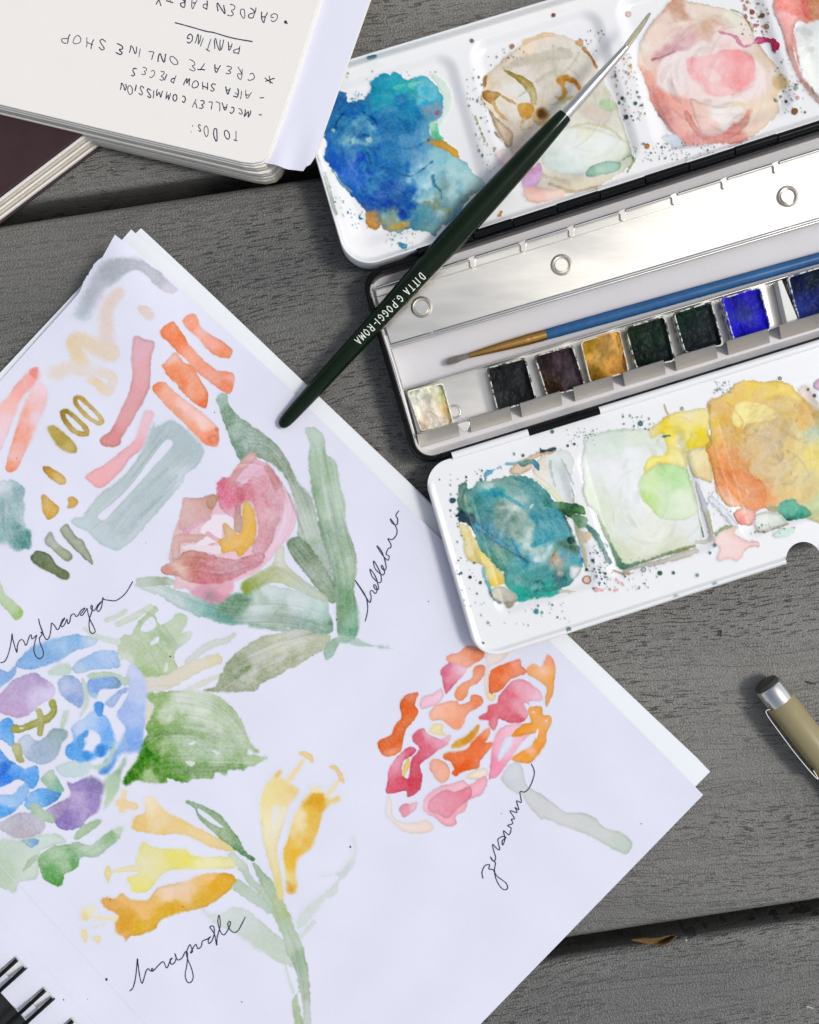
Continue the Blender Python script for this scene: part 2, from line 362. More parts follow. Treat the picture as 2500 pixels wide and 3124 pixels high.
# punched binding strip: real holes between the tongues of paper
na = range(-9, 12); cols = []
for k in na: cols += [k*HP, k*HP+54]
cols = np.array([-1320]+cols+[1560]); rows = np.array([-39.8, 0, 62, 109])
lo = np.array([bind(a, b) for b in rows for a in cols]); q = []
nc = len(cols)
for j in range(3):
    for i in range(nc-1):
        if j == 1 and i % 2 == 1: continue
        q.append((j*nc+i, (j+1)*nc+i, (j+1)*nc+i+1, j*nc+i+1))
top = P(lo[:, 0], lo[:, 1], zpage(lo[:, 0], lo[:, 1])); q = np.array(q); m_ = len(top); dn = top-[0, 0, .00022]
strip = mesh('binding_strip', np.concatenate([top, dn]), None, M['paper'], book, quads=np.concatenate([q, q[:, ::-1]+m_]), sm=False)
cr = np.array([bind(a, -150) for a in np.linspace(-1320, 1560, 60)])
M['crease'] = pmat('pressed_crease', 'd9d9ee', 0.9, var=.02)
ribbon('perforation_line', [(cr, 1)], 2.2, lambda x, y: zpage(x, y)+.00006, M['crease'], page)
for k in range(-3, 4):
    for f in (.24, .88):
        th = np.linspace(0, 1, 22); b = 6+th*223; zz = .0062+.0024*np.sin(th*math.pi)
        a = k*HP+54*f+(27-54*f)*sstep(.7, 1, th)*.5
        px = np.array([bind(a[i], b[i]) for i in range(22)])
        tube('wire_loop', P(px[:, 0], px[:, 1], zz), .00068, M['wire'], book, n=10)
# ------------------------------------------------------------------ cream notebook at the top, pages up
nb = empty('cream_notebook', (*P(400, 150, 0)[:2], 0), 'open cream notebook with upside-down handwritten to-do list', 'notebook')
def nbpoly(d, rad=1.0):
    """outline of a leaf shifted by d (px) down the page"""
    s = '-700,152 -350,236 0,319 380,410 700,485 738,494 772,498 800,492 818,474 830,447 905,225 960,50 1010,-110 1090,-380 -700,-380'
    p = pts('S', s)+np.array(d); return p
ZN = .0172
def znb(x, y): return ZN-.0010*sstep(300, 900, np.asarray(x)*.93-np.asarray(y)*.05)
slab('cover', nbpoly((44, 62)), .0003, .0016, M['kraft'], nb, bevel=.0004)
for d, z0, z1, mt in (((38, 56), .0018, .0052, 'cream_edge'), ((34, 46), .0054, .0075, 'cream'), ((29, 40), .0077, .0092, 'cream_edge'), ((24, 33), .0094, .0113, 'cream'), ((15, 22), .0115, .0130, 'cream_edge'), ((10, 15), .0132, .0146, 'cream')):
    slab('page_block', nbpoly(d), z0, z1, M[mt], nb, bevel=.0002)
slab('page', nbpoly((4, 7)), .0148, .01595, M['cream'], nb, bevel=.00015)
pg = slab('written_page', nbpoly((0, 0)), .0162, ZN, M['cream'], nb, bevel=.00025)
# loose papers tucked behind the written page
lp = empty('loose_papers', (*P(960, 250, .015)[:2], .0146), 'white loose papers with crumpled lower edge sticking out of cream notebook', 'papers')
def loose(name, s, z, amp, mat):
    e = pts('A', s); g = coons(e[:2], np.stack([e[0], e[3]]), smooth(np.stack([e[3], *e[4:], e[2]]), 4, False), np.stack([e[1], e[2]]), 16, 40)
    zf = lambda x, y: z+amp*(.5+.5*np.sin(np.asarray(x)*.06+np.asarray(y)*.015))*sstep(330, 540, np.asarray(y))+.0006*sstep(880, 1100, np.asarray(x)*1+np.asarray(y)*.33)
    return sheet(name, g, zf, .0002, mat, lp)
loose('folded_sheet', '1220,-420 1702,-420 1328,655 1060,650 1105,684 1160,693 1208,712 1250,716 1275,722 1290,700 1310,690', .01475, .0010, M['loose'])
loose('cream_sheet', '1230,-420 1712,-420 1334,648 1070,640 1105,676 1205,702 1270,706 1320,672', .01465, .0, M['cream'])
# ------------------------------------------------------------------ burgundy book under the notebook
bb = empty('burgundy_book', (*P(0, 450, 0)[:2], 0), 'dark burgundy book lying beneath the cream notebook', 'book')
def bpoly(d):
    p = pts('A', '-700,1357 0,828 312,592 560,404 640,200 -700,200'); p[:5] += np.array(d); return p
slab('cover', bpoly((0, 0)), .0087, .0100, M['burgundy'], bb, bevel=.0004)
for i in range(5):
    slab('page_block', bpoly((8+7*i, 9+8*i)), .0085-.0015*(i+1), .0085-.0015*i-.0001, M['cream_edge' if i % 2 else 'cream'], bb, bevel=.0002)
slab('back_cover', bpoly((44, 50)), .0002, .0010, M['burgundy'], bb, bevel=.0003)
# ------------------------------------------------------------------ handwriting
FONT = {'A': ['0,0 .45,1 .9,0', '.2,.42 .72,.42'], 'C': ['.85,.85 .5,1 .12,.7 .1,.3 .45,0 .85,.12'], 'c': ['.7,.55 .4,.62 .1,.4 .2,.05 .65,.05'], 'D': ['.1,0 .1,1 .6,.9 .85,.5 .6,.08 .1,0'],
        'E': ['.8,.95 .3,1 .1,.75 .5,.55 .15,.35 .2,.05 .8,0'], 'F': ['.1,0 .1,1 .8,1', '.1,.52 .65,.52'], 'G': ['.85,.85 .5,1 .1,.65 .15,.2 .5,0 .85,.2 .85,.5 .5,.48'],
        'H': ['.1,0 .1,1', '.85,0 .85,1', '.1,.5 .85,.5'], 'I': ['.4,0 .45,1'], 'L': ['.15,1 .1,0 .8,0'], 'M': ['0,0 .1,1 .45,.3 .8,1 .95,0'], 'N': ['.05,0 .08,1 .8,0 .88,1'],
        'O': ['.5,1 .12,.75 .1,.25 .5,0 .85,.25 .85,.75 .5,1'], 'P': ['.1,0 .12,1', '.12,1 .7,.9 .75,.6 .12,.45'], 'R': ['.1,0 .12,1 .65,.95 .7,.65 .12,.48 .8,0'],
        'S': ['.8,.9 .4,1 .15,.75 .75,.35 .6,.02 .1,.1'], 's': ['.6,.55 .3,.62 .15,.45 .55,.25 .45,.02 .1,.06'], 'T': ['.45,0 .45,1', '0,1 .95,1'], 'W': ['0,1 .25,0 .45,.7 .7,0 .95,1'],
        'Y': ['0,1 .45,.5', '.9,1 .3,0'], '-': ['.1,.4 .7,.42'], '*': ['.5,0 .5,1', '.05,.25 .95,.75', '.05,.75 .95,.25'], ':': ['.3,.15 .36,.2', '.3,.6 .36,.65'], '.': ['.2,.45 .32,.5 .25,.55 .2,.45']}
def write(name, txt, p0, p1, h, zone='A', wd=3.0, zf=None, parent=None):
    a, b = pts(zone, [p0, p1]); k = ZONE[zone][2]; h = h*k; d = b-a; Lw = np.linalg.norm(d); d /= Lw; up = np.array([d[1], -d[0]])
    wch = [.55 if c == ' ' else (.45 if c in 'I:.' else 1.0) for c in txt]; adv = Lw/sum(wch); lines = []; x = 0
    for c, wc in zip(txt, wch):
        rot = random.uniform(-.28, .22); hs = h*random.uniform(.78, 1.12); dy = random.uniform(-.12, .12)*h; ws = random.uniform(.72, 1.12)
        for st in FONT.get(c, []):
            q = np.array([[float(v) for v in s.split(',')] for s in st.split()])
            q = resample(smooth(q, 5, False), 26) if len(q) > 2 else resample(q, 8)
            q = q+np.random.default_rng(len(lines)).normal(0, .008, q.shape)+np.random.default_rng(len(lines)+9).normal(0, .05, 2)+.07*np.sin(q[:, ::-1]*random.uniform(2, 5)+random.uniform(0, 6))
            px = a+np.outer(x+(q[:, 0]+rot*q[:, 1])*adv*.72*ws*min(1, wc*1.1), d)+np.outer(q[:, 1]*hs+dy, up); lines.append((px, random.uniform(.75, 1.2)))
        x += adv*wc
    return ribbon(name, lines, wd, zf, M['ink'], parent)
zi = lambda x, y: ZN+.00005+0*np.asarray(x)
write('handwriting', 'TO DOs:', (1003, 552), (800, 524), 46, parent=pg, zf=zi)
write('handwriting', '- McCALLEY COMMISSION', (1105, 475), (500, 345), 34, parent=pg, zf=zi)
write('handwriting', '- AIFA SHOW PIECES', (1118, 402), (545, 275), 33, parent=pg, zf=zi)
write('handwriting', '* CREATE ONLINE SHOP', (1155, 325), (250, 132), 39, parent=pg, zf=zi)
write('handwriting', 'PAINTING', (1015, 190), (778, 140), 43, parent=pg, zf=zi)
write('handwriting', '. GARDEN PARTY', (1216, 72), (650, -35), 43, parent=pg, zf=zi)
ribbon('underline', [(smooth(pts('A', '737,95 800,112 870,132 900,137 980,160 1065,175'), 8, False), 1)], 3.6, zi, M['ink'], pg)
th_ = np.linspace(0, 2*math.pi, 13); dc = pts('A', [(1203, 93)])[0]
ribbon('bullet_point', [(dc+2.2*np.stack([np.cos(th_), np.sin(th_)], 1), 1)], 5.5, zi, M['ink'], pg)
CURSIVE = {'hydrangea_lettering': ('2', '5,1582 35,1573 58,1535 76,1475 88,1410 93,1362 97,1400 112,1455 129,1505 132,1462 145,1422 165,1408 183,1424 193,1450 205,1438 216,1402 230,1374 238,1376 240,1400 256,1396 278,1374 266,1420 256,1480 270,1530 300,1552 325,1530 325,1490 302,1430 300,1395 318,1368 308,1352 322,1348 300,1290 293,1250 300,1290 325,1360 345,1402 362,1404 376,1378 385,1330 388,1288 396,1287 415,1306 430,1332 446,1324 455,1300 470,1262 490,1245 474,1272 460,1300 470,1312 490,1290 505,1254 512,1288 526,1276 532,1240 542,1220 560,1215 574,1234 590,1224 612,1188 640,1170 622,1200 606,1220 622,1225 645,1192 656,1174 665,1215 680,1260 705,1310 718,1345 700,1362 680,1350 672,1310 675,1250 692,1200 697,1162 690,1150 685,1170 700,1190 716,1184 736,1150 767,1120 744,1150 730,1185 746,1195 766,1160 775,1095 784,1106 820,1112 870,1115 920,1085 960,1040 1000,970'),
           'honeysuckle_lettering': ('5', '375,1483 395,1465 410,1410 418,1340 422,1292 426,1330 436,1400 448,1438 460,1410 471,1370 485,1352 498,1366 516,1364 508,1350 504,1364 522,1358 547,1330 574,1312 590,1346 601,1338 612,1308 626,1290 613,1300 620,1326 640,1315 648,1285 640,1262 656,1300 682,1290 702,1254 715,1265 711,1330 701,1390 714,1430 736,1430 748,1400 738,1350 718,1302 708,1262 722,1222 731,1212 736,1225 745,1250 732,1260 750,1226 765,1210 775,1236 796,1220 802,1192 832,1178 850,1165 836,1185 841,1205 860,1184 872,1140 866,1104 846,1110 872,1150 885,1216 888,1170 906,1100 900,1040 892,1075 905,1130 925,1155 946,1134 966,1090 961,1075 950,1092 962,1122 985,1140 1010,1130 1030,1095 1053,1050'),
           'hellebore_lettering': ('3', '1434,1607 1448,1550 1450,1500 1440,1450 1412,1400 1366,1335 1404,1394 1450,1466 1467,1482 1473,1445 1466,1414 1480,1405 1500,1425 1512,1402 1502,1370 1490,1370 1500,1396 1522,1390 1502,1314 1466,1264 1480,1312 1520,1352 1541,1340 1530,1280 1490,1210 1500,1262 1545,1302 1562,1284 1547,1240 1540,1252 1560,1272 1572,1246 1546,1154 1510,1110 1540,1160 1580,1206 1592,1180 1572,1164 1586,1130 1602,1122 1602,1098 1584,1064 1612,1070 1640,1038 1642,1000 1622,962 1600,932 1612,962 1642,972 1648,936 1636,914 1642,898 1656,880'),
           'geranium_lettering': ('6', '718,1496 712,1460 728,1422 756,1415 752,1440 776,1444 800,1482 850,1520 862,1550 845,1562 820,1545 795,1500 785,1450 790,1402 770,1388 762,1368 780,1395 792,1374 780,1332 775,1296 800,1322 816,1326 808,1290 806,1266 832,1250 852,1256 830,1276 834,1300 846,1262 838,1216 870,1240 882,1202 862,1186 892,1174 884,1150 902,1144 876,1100 916,1110 906,1080 928,1094 914,1042 942,1050 934,990 960,990 985,970 1008,922 1018,870 1000,825')}
zp = lambda x, y: zpage(x, y)+.00016
for nm, (zn, s) in CURSIVE.items():
    ribbon(nm, [(smooth(pts(zn, s), 5, False), 1)], 3.0, zp, M['ink'], page)
def ink_dot(c, r):
    th = np.linspace(0, 2*math.pi, 9); return (np.array(c)+r*.5*np.stack([np.cos(th), np.sin(th)], 1), r)
dots = [ink_dot(pts(z, [(x, y)])[0], r) for z, x, y, r in (('7', 803, 1080, 4), ('7', 480, 1233, 2.2), ('5', 1032, 1547, 2), ('5', 1667, 640, 3), ('3', 443, 233, 1.8), ('1', 103, 1480, 1.6), ('4', 1045, 206, 2.6), ('8', 655, 1034, 1.6), ('6', 1642, 1176, 1.5), ('6', 825, 1115, 1.4), ('F', 155, 1552, 1.8), ('3', 1245, 1595, 2), ('7', 830, 480, 2), ('7', 1377, 533, 1.6), ('4', 680, 764, 1.6), ('7', 660, 1228, 1.3), ('2', 1098, 681, 1.2))]
ribbon('ink_specks', dots, 1.0, zp, M['ink'], page)['kind'] = 'stuff'
# ------------------------------------------------------------------ watercolour tin: base, lid with mixing wells, folding palette
tin = empty('watercolour_tin', (*P(1900, 1000, 0)[:2], 0), 'black metal watercolour tin opened flat with paint-stained white mixing trays', 'paint tin')
XR = 2760   # the tin runs on a little beyond the picture
l1 = ((1267, 778), (2500, 383))          # rear hinge line
lb = ((1380, 1390), (2500, 1046))        # front hinge line
lft = ((1119, 909), (1249, 1352))
vr = ((XR, 0), (XR+300, 1000))
BASE = Quad(isect(*l1, *lft), isect(*l1, *vr), isect(*lb, *vr), isect(*lb, *lft))
ZB = .0125
def bl(ins, z, r=70):
    p = BASE.rrect(ins, ins, BASE.U-ins, BASE.V-ins, (max(r-ins, 4),)*4, 10); return P(p[:, 0], p[:, 1], z)
def vert(loop, z):
    q = loop.copy(); q[:, 2] = z; return q
o0 = bl(0, ZB-.0006)
shell = loft('tin_shell', [vert(o0, .0006), o0, bl(4, ZB), bl(13, ZB), bl(17, ZB-.0008), vert(bl(17, ZB-.0008), .0012)], M['black'], tin, cap1=False)
i0 = bl(17.5, ZB-.0010, 66)
liner = loft('tin_lining', [i0, bl(20, ZB-.0030, 66), bl(28, .0030, 62), bl(36, .0020, 58)], M['enamel_grey'], tin, cap0=False)
def pl(line, t):   # point on a px line at x = t
    (x0, y0), (x1, y1) = line; return np.array([t, y0+(y1-y0)*(t-x0)/(x1-x0)])
L2 = ((1146, 880), (2500, 458)); L3 = ((1158, 903), (2500, 492)); L4 = ((1193, 1054), (2393, 700)); L5 = ((1233, 1187), (2500, 813)); L6 = ((1274, 1330), (2500, 961)); L7 = ((1277, 1368), (2500, 1000))
# steel leaf that the brushes lie behind: flat plate with stamped rings
def plate(name, la, lb_, xa, xb, z, th, mat, nx=2, parent=tin):
    a0, a1, b0, b1 = pl(la, xa), pl(la, XR-40), pl(lb_, xb), pl(lb_, XR-20)
    return slab(name, np.array([a0, a1, b1, b0]), z-th, z, mat, parent, bevel=.00012)
steel = plate('steel_leaf', L3, L4, 1150, 1195, .0080, .0007, M['silver'])
lip = plate('steel_lip', L2, L3, 1146, 1151, .0090, .0006, M['silver'])
def rod(name, line, x0, x1, z, r, mat, parent=tin, n=10):
    a, b = pl(line, x0), pl(line, x1); q = np.stack([a+(b-a)*t for t in np.linspace(0, 1, 6)]); return tube(name, P(q[:, 0], q[:, 1], z), r, mat, parent, n=n)
rod('rolled_edge', L4, 1193, XR-20, .0086, .00062, M['chrome'])
rod('rolled_edge', ((1193, 1061), (2393, 707)), 1194, XR-20, .0080, .0004, M['silver'])
tabs = [1442, 1597, 1744, 1901, 2059, 2212, 2369, 2522]
xs = [1146]+tabs+[XR-40]
for a, b in zip(xs[:-1], xs[1:]):
    if b-a > 30: rod('rolled_wire', L2, a+(9 if a > 1146 else 2), b-14, .0102, .00050, M['chrome'])
for x in tabs:   # bent clips that hold the leaf
    c = pl(L2, x); ux = np.array([.955, -.297]); vy = np.array([.297, .955])
    q = np.array([c-12*ux-4*vy, c+16*ux-6*vy, c+10*ux+5*vy, c+4*ux+14*vy, c+2*ux+24*vy, c-9*ux+27*vy, c-14*ux+22*vy, c-11*ux+8*vy])
    slab('clip', smooth(q, 3), .0090, .0099, M['silver'], tin, bevel=.0001)
for cx, cy, r in ((1287, 937, 25), (1714, 808, 25), (2404, 599, 25)):   # stamped buttons
    th = np.linspace(0, 2*math.pi, 33)[:-1]; lp_ = []
    for rr, z in ((1.34, .00803), (1.22, .0086), (1.10, .0091), (1.03, .0089), (.97, .0081), (.85, .0081), (.81, .0088), (.77, .0089)):
        lp_.append(P(cx+r*rr*np.cos(th), cy+r*rr*np.sin(th), z))
    loft('stamped_button', lp_, M['silver'], steel, ang=25)
# pan rail: floor, rear edge and slanted front fence with notches
plate('rail_floor', L5, L6, 1236, 1276, .0042, .0006, M['silver'])
a, b = pl(L5, 1233), pl(L5, XR-30); dv = np.array([.29, .957])
slab('rail_back', np.array([a, b, b+4*dv, a+4*dv]), .0042, .0088, M['silver'], tin, bevel=.0002)
fence = [(1274, 1398), (1433, 1557), (1588, 1711), (1750, 1868), (1902, 2026), (2060, 2185), (2219, 2344), (2380, 2500), (2540, 2680)]
for x0, x1 in fence:
    a, b, c, d = pl(L6, x0), pl(L6, x1), pl(L7, x1+6), pl(L7, x0+6)
    a, b = a-7*dv, b-7*dv; lo = [P(*np.array([a, b]).T, .0106), P(*np.array([a+2*dv, b+2*dv]).T, .0110), P(*np.array([a+6*dv, b+6*dv]).T, .0106), P(*np.array([d, c]).T, .0030)]
    v = np.concatenate(lo+[q-[0, 0, .0005] for q in lo]); f = [(2*i, 2*i+1, 2*i+3, 2*i+2) for i in range(3)]+[(8+2*i, 8+2*i+2, 8+2*i+3, 8+2*i+1) for i in range(3)]+[(0, 8, 9, 1), (6, 7, 15, 14)]+[(2*i, 2*i+2, 10+2*i, 8+2*i) for i in range(3)]+[(2*i+1, 9+2*i, 11+2*i, 3+2*i) for i in range(3)]
    flat_shade(mesh('rail_front', v, f, M['silver'], tin), 50)
tg = pts('D', '796,1366 880,1345 872,1400 850,1420 828,1416 812,1392'); slab('bent_tongue', smooth(tg, 3), .0092, .0098, M['silver'], tin, bevel=.0001)
th = np.linspace(0, 2*math.pi, 33)[:-1]
loft('stamped_ring', [P(1387+r*np.cos(th), 1256+r*np.sin(th), z) for r, z in ((22, .00422), (20, .0046), (17, .0046), (15, .0043))], M['silver'], tin, ang=60, cap1=False, cap0=False)
# left end: white side and bright hinge pin
sp = pts('D', '272,752 300,745 345,880 420,1142 500,1440 512,1500 490,1496 395,1150')
slab('side_strip', sp, .0030, .0078, M['enamel'], tin, bevel=.0003)
q = pts('D', '280,752 345,945 402,1142'); tube('side_pin', P(q[:, 0], q[:, 1], .0095), .0011, M['chrome'], tin, n=16)
# hinge barrels, rear (all black) and front (black between white sleeves)
br = [1272, 1331, 1443, 1564, 1698, 1829, 1967, 2100, 2240, 2370, 2500, 2640, XR-10]
for i, (a, b) in enumerate(zip(br[:-1], br[1:])):
    rod('hinge_barrel', ((1267, 772+(i % 2)*2.0), (2500, 377+(i % 2)*2.0)), a+2.2, b-2.2, .0142, .00125, M['black'], n=14)
fl = ((1380, 1391), (2500, 1047))
# ---- lid: white enamel tray with four stamped wells
lt = ((1053, 185), (1669, 0)); ll = ((959, 468), (1048, 769)); lh = ((1267, 763), (2500, 368))
LID = Quad(isect(*lt, *ll), isect(*lt, *vr), isect(*lh, *vr), isect(*lh, *ll))
def dist_rr(u, v, u0, v0, u1, v1, r):
    """inside distance to a rounded rectangle"""
    dx = np.abs(u-(u0+u1)/2)-(u1-u0)/2+r; dy = np.abs(v-(v0+v1)/2)-(v1-v0)/2+r
    return -(np.hypot(np.maximum(dx, 0), np.maximum(dy, 0))+np.minimum(np.maximum(dx, dy), 0)-r)
DIV = [LID.inv(np.array([x]), np.array([y]))[0][0] for x, y in ((1462, 350), (1918, 250), (2412, 180))]
WELLS = [(30, DIV[0]-16), (DIV[0]+16, DIV[1]-16), (DIV[1]+16, DIV[2]-16), (DIV[2]+16, LID.U-50)]
ZL = .0148
def zlid_uv(u, v):
    d = dist_rr(u, v, 0, 0, LID.U, LID.V, 95)
    top = sstep(60, 0, v); wall = 12+16*top
    z = ZL-.0004*np.clip(1-d/3.5, 0, 1)**2-(.0058)*sstep(4, 4+wall, d)
    for a, b in WELLS:
        dw = dist_rr(u, v, a, 52, b, LID.V-44, 70); z = z-.0019*sstep(0, 46, dw)
    return z
def zlid(x, y): return zlid_uv(*LID.inv(np.asarray(x, float), np.asarray(y, float)))
def rplate(name, fr, rad, zuv, step, mat, zbot, parent, notch=None):
    """grid over a rounded four-cornered plate, with a skirt down to zbot"""
    nu, nv = int(fr.U/step), int(fr.V/step); t = np.linspace(0, 1, nv)
    v = fr.V*(t-np.sin(4*math.pi*t)*0) ; v = np.where(v < 0, 0, v)
    vv = np.concatenate([np.array([0, .4, 1.2, 2.4]), v[1:-1], fr.V-np.array([2.4, 1.2, .4, 0])]); vv = np.unique(np.round(vv, 3)); nv = len(vv)
    def ext(r_top, r_bot):
        e = np.zeros(nv)
        for i, q in enumerate(vv):
            if q < r_top: e[i] = r_top-math.sqrt(max(r_top**2-(r_top-q)**2, 0))
            elif fr.V-q < r_bot: e[i] = r_bot-math.sqrt(max(r_bot**2-(r_bot-(fr.V-q))**2, 0))
        return e
    eL, eR = ext(rad[0], rad[1]), ext(8, 8)
    edge = np.array([0, .8, 1.8, 3.5]); tt = np.linspace(0, 1, nu)
    uu = np.stack([np.concatenate([eL[i]+edge, np.linspace(eL[i]+5, fr.U-eR[i]-5, nu), fr.U-eR[i]-edge[::-1]]) for i in range(nv)]); nu = uu.shape[1]
    V = np.repeat(vv[:, None], nu, 1); p = fr(uu, V); z = zuv(uu, V); gq = grid_quads(nu, nv)
    if notch:
        c = np.array(notch[:2]); dn = np.linalg.norm(p-c, axis=-1); ins = dn < notch[2]
        gq = gq[~ins.ravel()[gq].all(1)]; p = np.where(ins[..., None], c+(p-c)*(notch[2]/np.maximum(dn, 1e-6))[..., None], p)
    top = P(p[..., 0], p[..., 1], z).reshape(-1, 3); m = len(top); i = np.arange(m).reshape(nv, nu)
    ring = np.r_[i[0, :], i[1:, -1], i[-1, -2::-1], i[-2:0:-1, 0]]; low = top[ring].copy(); low[:, 2] = zbot; k = len(ring)
    rq = np.stack([ring, np.roll(ring, -1), m+np.roll(np.arange(k), -1), m+np.arange(k)], -1)
    if notch:
        ri = ins.ravel()[ring]; rq = rq[~(ri | np.roll(ri, -1))]
    return mesh(name, np.concatenate([top, low]), None, mat, parent, quads=np.concatenate([gq, rq]))
lid = rplate('lid', LID, (95, 95), zlid_uv, 5, M['enamel'], .0055, tin)
# ---- folding palette at the front, lying over the sketchbook
ft = ((1380, 1397), (2500, 1053)); fb = ((1570, 1985), (2409, 1718)); fle = ((1307, 1499), (1433, 1928))
FLAP = Quad(isect(*ft, *fle), isect(*ft, *vr), isect(*fb, *vr), isect(*fb, *fle))
FW = [(FLAP.inv(np.array([a]), np.array([b]))[0][0], FLAP.inv(np.array([c]), np.array([d]))[0][0]) for a, b, c, d in ((1440, 1620, 1790, 1620), (1800, 1560, 2165, 1560), (2215, 1480, 2560, 1420))]
ZF = .0122
def zflap_uv(u, v):
    d = dist_rr(u, v, 0, 0, FLAP.U, FLAP.V, 75); side = np.where(v > 45, 1.0, 0.0)*sstep(45, 80, v)
    z = ZF+(.0011*np.sin(np.clip(d/20, 0, 1)*math.pi)**1.0-.0009*np.clip(1-d/5, 0, 1)**2)*side
    for a, b in FW:
        dw = dist_rr(u, v, a, 95, b, FLAP.V-105, 45); z = z-.0011*sstep(0, 36, dw)
    return z
def zflap(x, y): return zflap_uv(*FLAP.inv(np.asarray(x, float), np.asarray(y, float)))
flap = rplate('folding_palette', FLAP, (80, 85), zflap_uv, 5, M['enamel'], .0112, tin, notch=(2452, 1706, 53))
for x0, x1, mt in ((1380, 1612, 'enamel'), (1614, 1827, 'black'), (1829, 2100, 'enamel'), (2100, XR-30, 'enamel')):
    rod('front_hinge_barrel', fl, x0, x1, ZB+.0002, .00125, M[mt], n=14)
def speckled(colors, seed):
    """white plastic spotted with the pan's own paint"""
    m, t, b = nodes('stained_white_plastic'); tc = N(t, 'TexCoord'); mp = N(t, 'Mapping'); mp.inputs['Location'].default_value = (seed*.37, seed*.11, 0); t.links.new(tc.outputs['Object'], mp.inputs[0])
    n = N(t, 'TexNoise', i_Scale=650.0, i_Detail=2.0); t.links.new(mp.outputs[0], n.inputs['Vector'])
    c = alb(np.clip(np.mean([hx(q[2]) for q in colors], 0)*1.15, 0, 1)); rp = ramp(t, [(.47, alb('d0d1cc')), (.56, c)], n.outputs[0]); t.links.new(rp.outputs[0], b.inputs['Base Color']); b.inputs['Roughness'].default_value = .4; return m
# ------------------------------------------------------------------ paint pans in the rail: white cups with dried paint
def pan(zone, quad, colors, label, hump=.0004, dip=.0, cup='plastic', dx=0, rough_rim=True, seed=1):
    q = pts(zone, quad); c = q.mean(0); zt = .0096
    t = empty('paint_pan', (*P(*c, .0043)[:2], .0043), label, 'paint pan', 'paint pans in the tin')
    gr_ = lambda k: c+(q-c)*k+0
    def rq(k, r=.08, n=4):
        fr = Quad(*(c+(q-c)*k)); rr = min(fr.U, fr.V)*r; return fr.rrect(0, 0, fr.U, fr.V, (rr,)*4, n)
    o1, i1 = rq(1.075), rq(1.0); lo_ = P(o1[:, 0], o1[:, 1], zt); bt = lo_.copy(); bt[:, 2] = .0043
    cc = bt.mean(0); bt = cc+(bt-cc)*.94; it = P(i1[:, 0], i1[:, 1], zt); ib = it.copy(); ib[:, 2] = .0060
    loft('cup', [bt, lo_-[0, 0, .0003], lo_+(cc-lo_)*[.02, .02, 0], it, ib], speckled(colors, seed), t, cap1=True, ang=45)
    fr = Quad(*(c+(q-c)*1.0)); n = 64; a = np.linspace(0, 1, n); U, V = np.meshgrid(a*fr.U, a*fr.V); p = fr(U, V)
    n1 = noise((n, n), 14, seed, 4); n2 = noise((n, n), 4, seed+50, 2)
    e = np.minimum(np.minimum(U, fr.U-U), np.minimum(V, fr.V-V)); rad = np.hypot(U/fr.U-.5, V/fr.V-.5)
    z = .0081+hump*(1-2*rad)+.0009*sstep(16, 0, e)*(.5+n1)+(n1-.5)*.0006+(n2-.5)*.00008-dip*np.exp(-(((U/fr.U-.55)**2+(V/fr.V-.45)**2)/.012))
    col = rbf(p, [(*pts(zone, [(x, y)])[0], hx(h), 1) for x, y, h in colors], 1.6)[0]
    kd = .62 if np.mean([hx(q_[2]).max() for q_ in colors]) < .4 else .84; col = np.clip(col*(kd+.3*n1[..., None])+(n2[..., None]-.5)*.025, 0, 1)
    mesh('dried_paint', P(p[..., 0], p[..., 1], z).reshape(-1, 3), None, M['pan_film'], t, quads=grid_quads(n, n), attrs={'pigment': alb(col.reshape(-1, 3))})
    return t
def rbf(p, cps, pw=2.0, eps=60.0):
    """colour and strength at p from scattered colour points"""
    if len(cps) == 1: return np.broadcast_to(cps[0][2], p.shape[:-1]+(3,)), np.full(p.shape[:-1], cps[0][3])
    W = 0; C = 0; Aa = 0
    for x, y, c, a in cps:
        d = ((p[..., 0]-x)**2+(p[..., 1]-y)**2+eps)**-pw; W = W+d; C = C+d[..., None]*c; Aa = Aa+d*a
    return C/W[..., None], Aa/W
pan('D', '450,1140 690,1085 762,1355 545,1408', [(500, 1180, 'dfe0d6'), (600, 1250, 'e8ddcf'), (720, 1160, 'cfd08e'), (735, 1260, 'cfae7c'), (560, 1360, 'e2d0bd'), (640, 1340, 'efe4da'), (650, 1120, 'dcdcc8')], 'paint pan of creamy white paint at the end of the rail', .0014, seed=3)
pan('D', '1012,978 1268,908 1342,1190 1084,1268', [(1040, 1000, '26262a'), (1200, 1050, '2a2d30'), (1300, 1150, '202226'), (1120, 1220, '34383c')], 'nearly black paint pan beside the empty slot', seed=4)
pan('D', '1345,892 1600,820 1688,1098 1432,1166', [(1380, 920, '3a2a2c'), (1520, 940, '4c3b44'), (1640, 1000, '453845'), (1450, 1120, '3a2414'), (1600, 1060, '5c5158')], 'dark brown violet paint pan between black and ochre', seed=5)
pan('E', '58,792 318,712 384,992 124,1068', [(90, 820, 'a07a20'), (180, 900, 'c49a52'), (280, 800, 'c79a55'), (330, 940, 'c08a42'), (150, 1040, '7d5a10'), (250, 960, 'c88f45')], 'yellow ochre paint pan', .0012, seed=6)
pan('E', '372,694 636,614 708,915 448,968', [(400, 720, '22301f'), (540, 780, '24362f'), (650, 700, '26392f'), (480, 930, '14201a'), (640, 880, '1c2c2a')], 'dark green paint pan with a dimple, beside ochre', .0005, .0009, seed=7)
pan('E', '712,592 964,512 1046,806 790,862', [(740, 620, '1c3a2c'), (880, 700, '2c373b'), (820, 820, '1f262d'), (1000, 780, '1b242b')], 'blackish teal paint pan beside the bright blue', seed=8)
